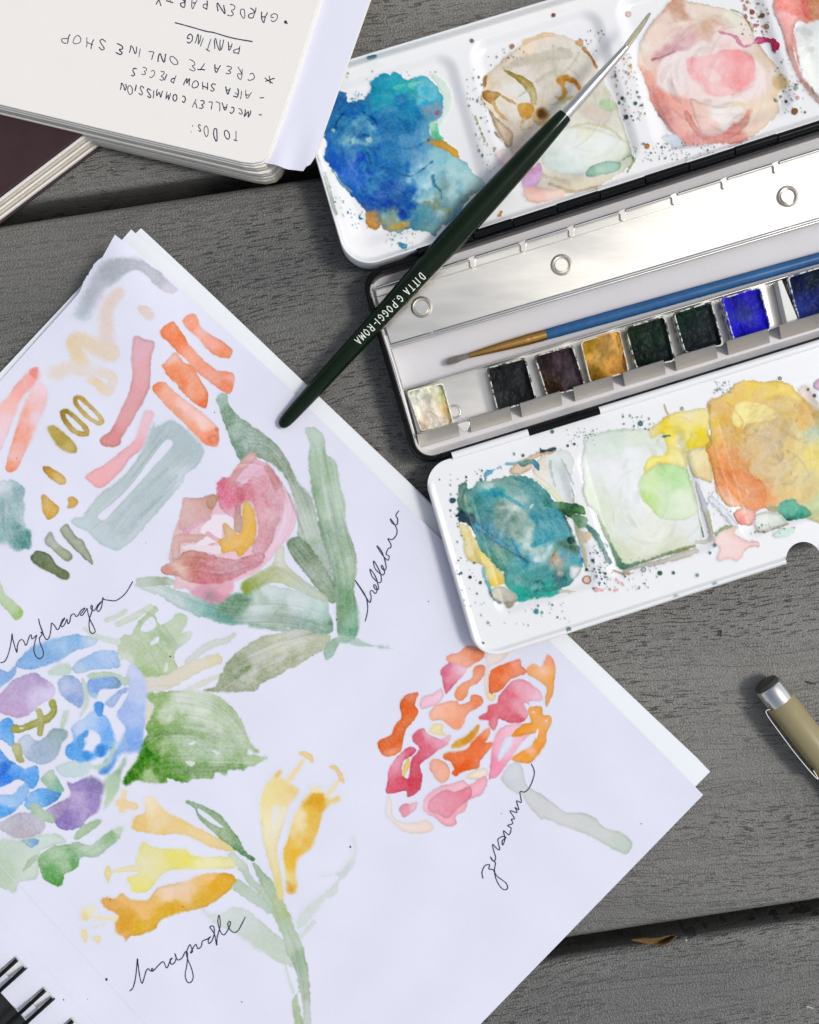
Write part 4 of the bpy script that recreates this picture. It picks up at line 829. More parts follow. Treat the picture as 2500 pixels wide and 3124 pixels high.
B_('3', '455,145 480,110 520,115 530,160 560,220 640,290 760,370 860,460 930,560 980,680 1030,740 1080,800 1110,900 1150,1050 1190,1180 1215,1300 1180,1350 1100,1300 1000,1180 990,1000 970,850 930,700 880,620 800,560 730,530 690,500 650,550 620,560 595,520 540,400 490,250', [(490, 150, '8fae97'), (520, 270, '6c8f74'), (560, 330, '9ab3a0'), (600, 450, '628870'), (700, 420, '90a896'), (760, 480, '7c947c'), (820, 520, '8fa28c'), (900, 600, '8a9c84'), (1000, 800, 'aab8ac'), (1050, 950, 'bac7bc'), (1100, 1150, 'a6b6aa')], 7, .3, 3, gran=.55)
B_('3', '920,1100 980,1050 1040,1080 1130,1200 1210,1320 1245,1420 1250,1480 1180,1470 1080,1340 980,1220', [(960, 1110, '7f957c'), (1050, 1180, '768b6e'), (1150, 1330, '8fa38c'), (1220, 1430, '8aa088')], 8, .25, 3, gran=.5)
B_('3', '0,1350 60,1340 170,1400 300,1430 420,1480 520,1440 640,1420 780,1360 900,1390 1050,1420 1180,1480 1200,1560 1220,1660 1160,1695 1080,1690 950,1655 780,1650 640,1625 520,1630 400,1590 250,1540 100,1450 0,1410 -70,1370', [(50, 1390, 'c6d3d2'), (200, 1450, 'b8cccb'), (330, 1530, '9cc0bc'), (400, 1560, '84b2ac'), (520, 1600, '80b0aa'), (560, 1480, '86a694'), (700, 1520, 'ccd8d8'), (760, 1470, 'b8c8c2'), (800, 1420, 'ccdadc'), (900, 1570, '98ac96'), (1000, 1500, 'cddbdc'), (1050, 1620, '7fa08c'), (1150, 1660, '82a590'), (1150, 1500, 'b9d4cf')], 6, .3, 4, gran=.5)
B_('3', '470,1535 520,1450 600,1440 680,1460 640,1520 580,1560 500,1550', '7c9c86', 12, .1, 4, gran=.6); B_('2', '1015,985 1050,940 1150,935 1250,940 1310,960 1310,990 1200,1000 1080,1010 1020,1010', [(1050, 970, 'b6c2b8'), (1200, 970, 'a3b3a0'), (1290, 980, 'c2cdc8')], 8, .15)
L_('3', '690,1635 900,1662 1100,1690', 26, '84a58c', 8, .1, 4, .7)
B_('3', '820,1230 850,1130 900,1115 910,1220 960,1280 1060,1360 1170,1440 1180,1480 1060,1440 960,1390 860,1355 760,1370 700,1400 655,1430 620,1390 640,1340 720,1290', [(870, 1170, 'd6d8cc'), (850, 1270, 'b9bf95'), (680, 1370, '9cab6a'), (640, 1390, '93a65c'), (780, 1310, 'b5bd90'), (900, 1320, 'c0c7a6'), (1050, 1400, 'bcc9ba')], 6, .25, 3)
B_('3', '460,2020 480,1960 540,1860 640,1780 740,1720 860,1690 1000,1660 1120,1690 1200,1700 1190,1760 1100,1830 980,1900 860,1960 760,2010 700,2060 560,2075 430,2075 370,2060 440,2045', [(520, 1980, '8e9a77'), (500, 1920, 'a3ad92'), (640, 1930, '9aa588'), (560, 2040, '9aa085'), (700, 1850, 'bfc4b4'), (680, 1960, 'bcbfac'), (860, 1800, 'c8c9b4'), (900, 1900, 'a5ac8c'), (1000, 1740, 'c9cdc2'), (1100, 1760, 'b0b798'), (620, 2060, '88936c'), (780, 1990, '98a280')], 7, .3, 4, gran=.6)
B_('3', '565,1965 620,1910 685,1903 650,1950 590,1988', '7c8f66', 12, .1, 3, gran=.6)
B_('3', '1040,350 1070,330 1110,340 1165,400 1175,500 1240,560 1265,700 1300,830 1315,1000 1365,1130 1375,1280 1360,1400 1385,1560 1385,1680 1330,1740 1265,1720 1250,1560 1240,1400 1200,1200 1150,1080 1120,900 1085,740 1060,560 1070,450', [(1090, 400, 'b4c9b8'), (1150, 650, 'abc2ac'), (1200, 750, 'bccdbe'), (1120, 750, '98b49a'), (1230, 900, 'b8ccb8'), (1170, 1000, '88a78a'), (1260, 1150, '9bb498'), (1320, 1230, 'aac0aa'), (1230, 1250, '7f9f80'), (1300, 1500, '84a68a'), (1340, 1680, '68a07e'), (1360, 1580, '9cbca8')], 6, .3, 3, gran=.5)
L_('3', '1130,960 1200,1180 1245,1400 1262,1600 1270,1700', (16, 34), '7c9c80', 10, .1, 3, .8)
B_('3', '1165,1810 1180,1760 1230,1720 1300,1700 1262,1750 1240,1800 1210,1850 1172,1862', [(1200, 1780, '8fae98'), (1190, 1840, '9cc0ae')], 6, .3); L_('3', '1270,1720 1370,1742 1450,1762 1530,1775 1610,1788', (60, 46, 20, 9, 4), '9dbcaa', 9, .1, 5, .75); pc.dot('3', 1205, 1620, 14, '5f7d66', .2, 12, .7)
B_('3', '470,690 500,660 540,660 600,580 680,500 720,540 790,570 850,640 900,720 950,800 985,920 960,1000 910,1080 860,1130 820,1190 760,1250 690,1300 560,1360 550,1410 500,1470 440,1485 380,1460 290,1430 260,1390 180,1390 185,1330 140,1200 160,1130 170,1040 200,960 230,880 235,800 300,805 370,805 410,775 455,780 462,730', [(500, 800, 'e4bccd'), (250, 900, 'dcb6b8'), (700, 620, 'e3b2c8'), (900, 800, 'e5bccd'), (950, 950, 'e8cadb'), (860, 1100, 'eac8da'), (180, 1340, 'e8c0c8'), (700, 1270, 'e8bccc'), (430, 1430, 'dca4b8'), (200, 1150, 'e2bfc6')], 5, .2, 2)
B_('3', '465,700 540,660 640,700 700,640 760,600 840,640 900,760 890,900 850,1000 800,1120 740,1200 690,1140 730,1000 700,850 650,820 600,900 560,930 500,880 460,800', [(490, 720, 'd6728f'), (510, 780, 'de8ca6'), (600, 700, 'da92a2'), (640, 740, 'cf8090'), (760, 700, 'd99cac'), (740, 650, 'e4b4c8'), (840, 800, 'd8a2b0'), (780, 1000, 'd69ba6'), (800, 880, 'dfb2bc'), (560, 900, 'e0a6bd')], 7, .25, 4, gran=.6)
L_('3', '560,690 580,640 630,580 690,525', (40, 60), [(570, 670, 'd0949a'), (680, 540, 'd8a8a4')], 5, .3); L_('3', '790,600 830,660 850,720', 44, 'cb8d92', 8, .3); L_('3', '930,850 948,950 905,1060', 50, 'e9c6d8', 8, .2); B_('3', '590,730 615,725 640,780 630,830 600,800', 'cc7288', 8, .2)
B_('3', '235,810 250,790 330,800 400,780 450,775 465,815 430,870 400,930 330,960 260,1000 215,1000 215,920', [(280, 830, 'd5aeac'), (350, 900, 'd2a6a2'), (430, 810, 'c89c8c')], 5, .3); L_('3', '190,1190 188,1080 240,1060 330,1062 420,1078', 56, [(190, 1150, 'd9b0b0'), (330, 1065, 'd3a6a0')], 5, .3); B_('3', '390,810 420,775 460,785 460,830 425,870 395,850', 'c39480', 5, .4)
B_('3', '420,920 500,905 560,930 590,1000 560,1010 500,960 490,1050 440,1090 300,1115 400,1040 350,1010', 'ece4f2', 14, 0, 4, .9, 0); B_('3', '230,1120 300,1105 420,1110 480,1110 470,1165 380,1150 270,1140', 'e8dae6', 10, 0, 3, .9, 0); L_('3', '250,1025 330,970 410,925', 30, 'dd9fb8', 9, .2, 4); L_('3', '400,1030 440,1060 480,1080', 24, 'dba6b0', 8, .2, 3, .8)
B_('3', '90,1250 120,1230 200,1190 260,1145 360,1150 460,1180 560,1200 660,1180 740,1150 780,1180 740,1240 640,1290 540,1340 420,1360 300,1355 200,1315 110,1295 85,1275', [(130, 1260, 'd2978a'), (205, 1240, 'e2bcb6'), (280, 1200, 'cf968c'), (350, 1240, 'c27874'), (450, 1280, 'ca7e86'), (400, 1330, 'd07c8a'), (600, 1250, 'ce8892'), (700, 1210, 'd392a0')], 5, .4, 3, gran=.5)
B_('3', '290,1420 350,1370 450,1390 555,1355 560,1400 500,1460 440,1485 360,1455', [(400, 1410, 'dc9cb4'), (520, 1390, 'e3a8bc'), (460, 1460, 'd290a4')], 6, .35, 3); pc.dot('3', 412, 1440, 32, '98808a', .2, 18, .8)
B_('3', '580,850 600,830 625,920 630,1010 600,1025 570,990 575,900', [(595, 870, 'c8959a'), (600, 990, 'c49a8a')], 5, .4); L_('3', '625,905 630,850 640,830', 14, 'f0e8f0', 5, 0, 1, .9, 0)
B_('3', '630,830 655,815 690,850 710,920 715,980 720,1040 690,1100 640,1150 600,1185 575,1140 500,1160 485,1120 470,1085 505,1050 495,980 515,960 560,1000 600,1040 630,990 625,900', [(665, 850, 'dcbb78'), (670, 900, 'e5b85c'), (650, 1030, 'eab24a'), (540, 1110, 'e6ae48'), (520, 990, 'd9b078'), (600, 1160, 'e0a83c')], 5, .4, 3)
pc.group('green_leaf_sprays')
B_('2', '885,1420 930,1370 990,1360 1030,1290 1090,1220 1150,1160 1190,1180 1170,1230 1210,1290 1270,1270 1340,1220 1400,1230 1400,1290 1350,1370 1430,1340 1440,1380 1370,1450 1310,1520 1330,1600 1330,1640 1250,1680 1150,1690 1070,1685 1030,1620 950,1560 870,1570 890,1490', [(1080, 1280, 'acc29a'), (1160, 1190, 'b6c8a8'), (950, 1420, 'b3c49c'), (1200, 1420, '9ab886'), (1320, 1300, 'b8caaa'), (1100, 1550, 'a9c08f'), (1200, 1550, 'b0c49a'), (1280, 1600, 'bccba8'), (1130, 1660, '9cba78'), (900, 1560, 'ccd7c6'), (1420, 1370, 'd2dbd2')], 6, .25, 4, gran=.45)
B_('2', '1060,1330 1100,1270 1150,1240 1175,1310 1100,1345', PAPER, 5, 0, 2, 1, 0); B_('2', '1135,1440 1160,1410 1192,1388 1188,1430', PAPER, 5, 0, 2, 1, 0); B_('2', '1235,1650 1245,1590 1262,1590 1262,1640', 'd6ddd4', 6, 0, 2)
L_('2', '810,1260 890,1230 945,1190', (40, 26), 'ccd5c4', 8, .15); L_('2', '890,1290 1000,1240 1130,1165', 46, 'ced7c9', 9, .15); L_('2', '640,1330 740,1390 890,1425', (26, 44), 'd0d9ce', 10, .1); L_('2', '1415,1575 1500,1500 1600,1440 1700,1415 1760,1370', (50, 56, 50, 30), 'ccd2cc', 8, .2)
L_('4', '890,380 1000,370 1120,310 1240,250 1330,225', (90, 90, 80, 60), [(900, 380, 'd9d4cb'), (1100, 330, 'd8d2c0'), (1320, 230, 'dbd2b4')], 7, .2, 4); L_('4', '1100,430 1220,380 1330,330', (20, 34, 26), 'd5d3cc', 8, .1); B_('4', '895,500 940,505 930,640 900,650', 'dbd5c2', 8, .1)
pc.group('broad_leaf_painting')
B_('4', '895,460 910,430 1000,425 1120,415 1250,420 1340,450 1420,520 1490,620 1520,700 1580,780 1580,795 1520,775 1530,810 1635,820 1600,850 1500,890 1490,900 1400,900 1380,930 1320,910 1290,950 1200,955 1130,975 1030,950 1020,975 900,980 830,965 780,995 757,970 800,890 850,820 860,760 900,680 895,640 940,540 940,500', [(915, 465, '8fb06c'), (1100, 490, 'd2dccc'), (1250, 560, 'd3ddd0'), (1000, 580, 'cad7be'), (1200, 480, 'ccd8c4'), (1420, 560, 'b2c6a2'), (1500, 680, 'b8caa8'), (960, 700, '558a28'), (920, 640, '6c9a40'), (1050, 640, '86aa62'), (880, 830, '4a8724'), (1100, 750, 'a2bd90'), (1250, 750, '96b482'), (1330, 690, 'd2dccc'), (1400, 720, 'b0c5a0'), (1450, 800, '9bb689'), (1000, 880, '669846'), (1200, 880, '759f5a'), (1130, 950, '62963e'), (1300, 900, '82a86a'), (1480, 880, '6f9c56'), (1570, 830, 'b6caa9'), (800, 960, '42801e'), (980, 800, 'a0bb88'), (900, 920, '5a9034'), (960, 975, 'b4c8a4')], 5, .35, 4, gran=.65, warp=26)
L_('4', '935,635 1060,640 1240,690', (40, 20), '7aa258', 20, 0, 5, .6); L_('4', '1340,470 1450,590 1510,720', (14, 20), 'a3ba90', 14, 0, 4, .6); B_('4', '1150,740 1200,725 1180,745', 'd9e0dc', 4, 0); B_('4', '1300,780 1345,795 1330,805', 'd9e0dc', 4, 0); B_('4', '1130,845 1190,855 1170,875', 'd9e0dc', 4, 0)
pc.group('hydrangea_painting')
for z, o, c, *k in (
    ('4', '-20,1340 120,1330 230,1300 330,1290 400,1340 260,1390 240,1450 230,1560 120,1590 100,1650 60,1640 -20,1580', [(50, 1400, 'c3d2c8'), (200, 1380, 'c6d5cb'), (30, 1540, 'b9ccb4'), (150, 1500, 'ccd8d0')], 12),
    ('4', '350,880 450,840 560,850 530,930 420,950 360,920', 'c3d5dc', 10), ('4', '300,300 350,260 430,255 420,320 330,320', 'c3d3cc', 10), ('4', '370,610 390,550 420,540 410,600 380,650', 'c4d2ca', 10),
    ('4', '100,250 150,190 230,130 330,100 460,75 560,85 600,110 560,150 470,170 380,220 280,260 180,285 120,275', [(150, 240, '7faae0'), (280, 190, '90b6e2'), (370, 130, 'a3c2ea'), (450, 130, '82b2e6'), (570, 110, 'c0d1ee'), (200, 270, '86b2ea')], 6),
    ('4', '445,270 520,210 600,170 690,170 725,210 735,265 650,285 560,290 480,310', [(560, 240, '98bae8'), (650, 200, 'a6c2ee'), (470, 280, 'b0c6e2'), (720, 260, '8fb2de')], 6),
    ('4', '0,440 60,370 130,330 205,305 260,340 330,380 330,450 260,490 180,560 120,580 60,570 -10,540 -20,450', [(200, 330, 'aa95c6'), (150, 370, 'b9a4cf'), (90, 450, 'ba a0cc'.replace(' ', '')), (260, 430, 'd0c4e6'), (110, 550, 'bfa4ce'), (310, 400, 'd2c8ea')], 7),
    ('4', '355,380 370,340 430,325 480,350 515,400 515,460 490,520 420,480 370,430', [(430, 350, '92aedc'), (400, 400, 'b0bfe2'), (480, 470, '86a2d8'), (450, 420, 'a6b5de')], 6),
    ('4', '535,380 570,330 650,315 720,330 755,370 720,400 620,410 590,460 545,430', [(600, 360, '78a0e2'), (710, 350, '5f8cb4'), (680, 390, '8fb4ea'), (580, 440, 'a9c2ee')], 6),
    ('4', '-10,290 50,300 95,270 80,330 -10,400', [(30, 320, '7ca9e2'), (0, 380, 'b4c8ec')], 8),
    ('4', '810,250 850,290 880,330 900,420 890,560 880,680 860,780 800,790 740,800 700,870 650,920 610,910 640,850 720,760 750,700 770,640 720,570 740,520 790,420 770,330', [(830, 300, 'c6d0f4'), (850, 430, 'bccaf2'), (760, 560, 'a3b9ec'), (840, 600, 'a9c0f0'), (830, 730, '88aeee'), (760, 740, '9bb8e6'), (700, 840, '79a6e6'), (630, 905, '5594e0')], 7),
    ('4', '440,640 500,590 580,540 620,560 660,590 700,680 700,760 640,800 560,840 480,850 410,820 405,760 450,720', [(480, 640, 'c0d0f0'), (540, 600, 'b0caf2'), (670, 680, '62a6f0'), (640, 600, '86b7f2'), (430, 790, '52a0ee'), (480, 830, '5ca6ee'), (690, 740, '74b0f0')], 6),
    ('4', '505,700 560,655 610,700 605,770 560,790 510,770 530,730', PAPER, 6), ('4', '470,740 480,700 530,660 540,680 510,720 515,755 490,770', '549de2', 5), ('4', '585,770 620,745 655,765 645,805 605,820', '468fdc', 5), ('4', '505,800 540,790 560,810 540,838 515,835', '4d97e2', 5), ('4', '580,500 610,485 632,500 628,555 600,565 582,530', '4a96e4', 5),
    ('4', '650,490 700,440 770,390 785,410 740,450 690,520', [(680, 490, 'a6bce8'), (760, 410, '98b4e6')], 6),
    ('4', '110,720 170,680 220,720 280,700 330,650 420,670 380,740 350,820 270,865 190,850 140,800', [(150, 720, 'c0cce2'), (250, 780, 'a0b3cc'), (370, 690, '9cb2bc'), (280, 840, 'a8bbda')], 7),
    ('4', '-20,630 40,580 75,600 85,640 90,720 70,760 20,720 -20,700', [(50, 610, '4f9ae6'), (40, 690, '6aacee'), (0, 660, '8fbcf0')], 5),
    ('4', '-20,770 60,840 150,890 220,870 240,940 200,1020 130,960 40,990 -20,990', [(20, 910, '2465d2'), (0, 850, '3f8ae8'), (100, 900, '6aaaf0'), (190, 970, '4f9cee'), (60, 980, '3a86ea'), (180, 890, '62a8f0')], 6),
    ('4', '-20,1060 80,1050 150,980 175,1010 160,1080 80,1160 -20,1195', [(40, 1080, 'a6c8f2'), (120, 1030, '8ebaf0'), (30, 1160, '5ea6f0')], 6),
    ('4', '150,1120 190,1040 260,1010 350,1020 380,1050 330,1100 250,1140 190,1145', [(260, 1060, '4f9eee'), (180, 1110, '7ab4f0'), (340, 1060, '468ed2')], 6),
    ('4', '285,1140 340,1110 430,1060 410,970 450,980 560,940 640,990 620,1060 600,1150 540,1190 490,1250 400,1268 350,1240 330,1200 290,1170', [(480, 1000, '9886c2'), (580, 1010, '9684bc'), (480, 1090, 'bcadd9'), (560, 1150, 'a491c9'), (380, 1230, '836cb4'), (330, 1150, 'a596ba'), (620, 980, '8a86b0')], 6),
    ('4', '-20,1240 60,1190 150,1160 250,1190 280,1240 240,1290 120,1320 40,1290', [(150, 1220, 'b3b0c2'), (60, 1240, 'c0bfd0'), (120, 1300, 'b5acb8')], 10),
    ('4', '140,1330 230,1325 235,1350 200,1378 165,1360', [(160, 1340, '9dbcc8'), (210, 1355, '6a9cd6')], 5),
    ('4', '255,950 320,895 350,950 390,1020 370,1040 290,1010', [(320, 920, 'b5cdb4'), (300, 980, '92b99c'), (370, 1025, '8abaa8')], 7), ('4', '180,1120 220,1105 270,1140 320,1180 330,1220 250,1210 210,1180', '9fbd9c', 8),
    ('4', '640,1130 650,1040 645,960 720,900 760,830 770,850 740,920 730,1000 690,1080 650,1130', [(740, 880, '9cbaa8'), (690, 980, 'b4cab4'), (660, 1090, 'bccfba')], 7), ('4', '455,1310 500,1250 600,1205 612,1230 540,1290 470,1330', 'a4be9c', 7),
    ('4', '560,880 650,845 690,760 705,770 670,860 600,900', 'b7cec0', 8), ('4', '545,310 650,300 740,320 800,350 760,390 700,330 560,340', 'b9ceb9', 9), ('4', '500,350 520,360 545,470 510,560 490,570 520,470', 'c3d3cc', 8),
    ('4', '240,1440 270,1400 360,1360 420,1360 480,1340 560,1360 640,1300 720,1250 755,1260 720,1330 640,1400 580,1435 500,1435 470,1500 400,1540 380,1600 330,1605 270,1570 240,1500', [(330, 1380, 'a6c49e'), (280, 1480, '78aa6e'), (340, 1570, '559a4a'), (440, 1440, '5a9c52'), (500, 1380, 'b5ccb0'), (560, 1390, 'a6c29e'), (680, 1300, '7dab72'), (740, 1270, 'c4d4c2'), (370, 1450, '9abd92')], 7),
    ('4', '140,1520 180,1450 230,1420 210,1470', 'b0c6aa', 7)):
    B_(z, o, c, k[0] if k else 6, .28, 3, gran=.45)
L_('4', '322,490 330,540 285,590 225,612 130,650 92,650', (44, 40, 46, 44, 44, 50), [(330, 510, 'a0a24e'), (230, 610, 'a8a85c'), (100, 650, 'a4a452')], 5, .5); L_('4', '238,540 255,600 245,680', 36, 'b0b06a', 5, .4); L_('4', '125,645 145,643', 10, 'dcdce4', 4, 0); B_('4', '72,750 100,738 130,750 138,810 150,850 112,848 82,790', [(90, 770, 'b8b886'), (130, 830, 'a4a452')], 5, .4)
pc.group('honeysuckle_painting')
B_('5', '800,1000 850,1030 930,1020 980,995 1060,1010 1130,1070 1220,1140 1290,1200 1330,1290 1330,1340 1250,1310 1150,1250 1050,1180 960,1130 880,1090 830,1050', [(900, 1060, 'd0d8d8'), (1050, 1080, 'c8d2ce'), (1200, 1220, 'c4cfc6'), (830, 1030, 'd4dcdc')], 8, .15, 4)
B_('5', '1350,1090 1400,1000 1480,930 1560,870 1590,810 1500,810 1590,790 1640,740 1680,680 1675,580 1700,610 1710,680 1660,780 1600,850 1590,910 1520,950 1440,1050 1370,1120', [(1680, 640, 'd6dce2'), (1620, 790, 'c8d2d4'), (1540, 900, 'd0d9da'), (1420, 1010, 'd2dadb')], 8, .12, 4); L_('5', '1370,1170 1450,1080', 26, 'd0d9da', 10, .1)
L_('5', '975,690 1040,760 1085,840 1165,910 1240,1000 1290,1110', (44, 50, 40, 60, 80, 80), [(990, 700, 'c8d3c8'), (1080, 830, 'b4c4b4'), (1200, 960, 'b6c7ae')], 7, .2, 4); L_('5', '1005,860 1090,925 1200,1010', (60, 70, 50), 'b4c5b6', 7, .2, 4); L_('5', '1105,745 1180,860 1240,960', (30, 66, 60), [(1110, 760, '9fb69c'), (1200, 880, 'b0c3aa')], 7, .25, 4)
L_('5', '1240,960 1300,1120 1345,1240 1385,1360 1402,1480 1412,1560 1415,1720', (70, 76, 100, 70, 56, 44, 40), [(1250, 980, 'b3c39a'), (1310, 1130, 'b4c6b0'), (1390, 1300, '9cb698'), (1330, 1220, 'bccabc'), (1400, 1450, 'a6bba0'), (1412, 1600, 'c6d0ca')], 7, .25, 4); L_('5', '1395,1480 1350,1560 1375,1720', (40, 46, 44), [(1370, 1500, 'b6c5ae'), (1360, 1650, 'aabd9c')], 7, .2, 4); L_('5', '1288,1330 1310,1420 1332,1490', 14, 'cfd8d6', 8, .1); L_('5', '1368,1500 1375,1560', 18, PAPER, 8, 0, 1, 1, 0)
L_('5', '345,315 335,420', (26, 40), 'ead6ae', 6, .2); L_('5', '315,380 405,402', 42, 'e8d2a8', 6, .2)
B_('5', '390,510 410,460 465,440 460,370 480,340 520,350 560,410 600,440 680,480 780,530 880,580 985,640 980,668 900,655 800,620 730,580 650,565 560,570 440,550 395,530', [(490, 360, 'eee0d2'), (500, 420, 'eddcb8'), (430, 510, 'e4c070'), (520, 470, 'e9ce98'), (600, 520, 'e6c782'), (800, 580, 'e9cf92'), (950, 650, 'e4cc8a')], 7, .25, 3)
L_('5', '270,785 350,770 430,766', (14, 30, 40), 'e9ddb0', 7, .15); B_('5', '235,760 265,755 268,810 250,850 232,810', 'e7d8a0', 6, .2)
B_('5', '360,830 380,810 430,790 440,760 415,740 420,700 450,620 500,630 580,655 690,650 740,690 850,700 960,700 990,720 990,760 880,768 760,770 660,770 580,790 530,840 490,890 430,903 390,895 380,860', [(480, 660, 'e4dc84'), (430, 870, 'e6de80'), (560, 720, 'e7e096'), (450, 740, 'e8e2a4'), (850, 740, 'eae5b2'), (650, 690, 'e4dc78'), (960, 730, 'e3e0a8')], 7, .2, 3)
B_('5', '215,950 240,935 290,945 330,912 380,945 440,955 490,945 540,880 620,860 720,835 800,800 880,795 950,795 995,830 960,890 900,940 840,980 760,1005 640,1030 560,1070 520,1120 440,1155 380,1160 355,1190 340,1165 300,1140 290,1090 310,1040 260,1010 225,985', [(240, 960, 'dfa95c'), (350, 960, 'e6b974'), (330, 1080, 'd8a034'), (340, 1150, 'e2b066'), (440, 1000, 'e8bd80'), (600, 910, 'edd0b2'), (700, 890, 'eccaa6'), (450, 1100, 'dcae36'), (560, 1050, 'daaa30'), (650, 1010, 'daaa32'), (800, 960, 'dcac3a'), (880, 860, 'dfab34'), (970, 835, 'dea830'), (850, 810, 'ebc48a')], 5, .4, 3)
B_('5', '95,1040 110,1000 175,990 165,1015 125,1065 105,1060', [(150, 1000, 'ece4c6'), (115, 1050, 'e4d48c')], 7, .15); L_('5', '150,1045 220,1060 292,1055', (12, 24, 24), 'eae0b8', 6, .1); B_('5', '93,1130 120,1130 133,1170 120,1200 100,1180', 'eadcae', 6, .2); B_('5', '152,1170 205,1160 195,1205 175,1195', 'eadcae', 6, .2); L_('5', '150,1112 190,1105 230,1090', 5, 'e8d8b8', 4, 0)
B_('5', '1140,400 1150,330 1190,250 1240,220 1290,260 1365,300 1350,340 1310,400 1290,470 1260,560 1235,640 1250,740 1265,850 1275,920 1260,950 1240,920 1220,830 1190,720 1155,600 1145,480', [(1190, 330, 'eadca4'), (1260, 270, 'e9d89a'), (1330, 310, 'e8ce8c'), (1300, 360, 'ebd8a2'), (1165, 500, 'ece2bc'), (1220, 700, 'eadcaa'), (1255, 880, 'e4d592'), (1270, 470, 'eae2d0')], 6, .25, 3); B_('5', '1228,400 1240,415 1226,480 1212,525 1214,450', PAPER, 4, 0, 1, 1, 0); B_('5', '1228,212 1255,190 1265,205 1240,232', 'e7c070', 5, .3)
B_('5', '1415,340 1440,290 1490,290 1500,320 1530,350 1530,400 1500,450 1480,530 1440,640 1380,690 1350,720 1345,800 1350,880 1320,915 1295,890 1290,800 1275,690 1290,620 1320,520 1360,420', [(1465, 355, 'dca42c'), (1450, 300, 'eee2c6'), (1440, 480, 'e6bb52'), (1370, 480, 'eee0b8'), (1350, 560, 'ebd294'), (1420, 600, 'e5b84c'), (1320, 660, 'e6b63e'), (1310, 730, 'e6bd4c'), (1310, 820, 'ecd898'), (1320, 890, 'dca634')], 6, .25, 3)
L_('5', '1535,378 1590,358', 28, 'e7cf86', 6, .25); L_('5', '1300,258 1395,130', (32, 12), 'edd9ac', 6, .2); B_('5', '1368,95 1400,78 1445,110 1447,145 1415,125', 'eccd96', 5, .25); L_('5', '1530,342 1600,250', (28, 10), 'eddcb4', 6, .2); B_('5', '1540,172 1580,165 1625,220 1627,265 1600,240 1580,195', 'ebcd98', 5, .25)
B_('5', '705,380 720,367 780,390 870,430 930,480 980,550 1030,620 1050,660 1100,705 1098,722 1060,705 990,655 930,610 860,550 790,480 750,410', [(740, 400, '86a584'), (870, 440, '8faa88'), (850, 520, 'a3b796'), (950, 560, 'a0b692'), (1000, 600, '7a9f6e'), (935, 600, '7a9548'), (1020, 650, '467c40'), (1085, 710, '44764a')], 5, .35, 3, gran=.5); B_('5', '775,415 820,440 880,488 922,522 900,522 840,488 785,445', PAPER, 4, 0, 1.5, 1, 0)
pc.group('geranium_painting')
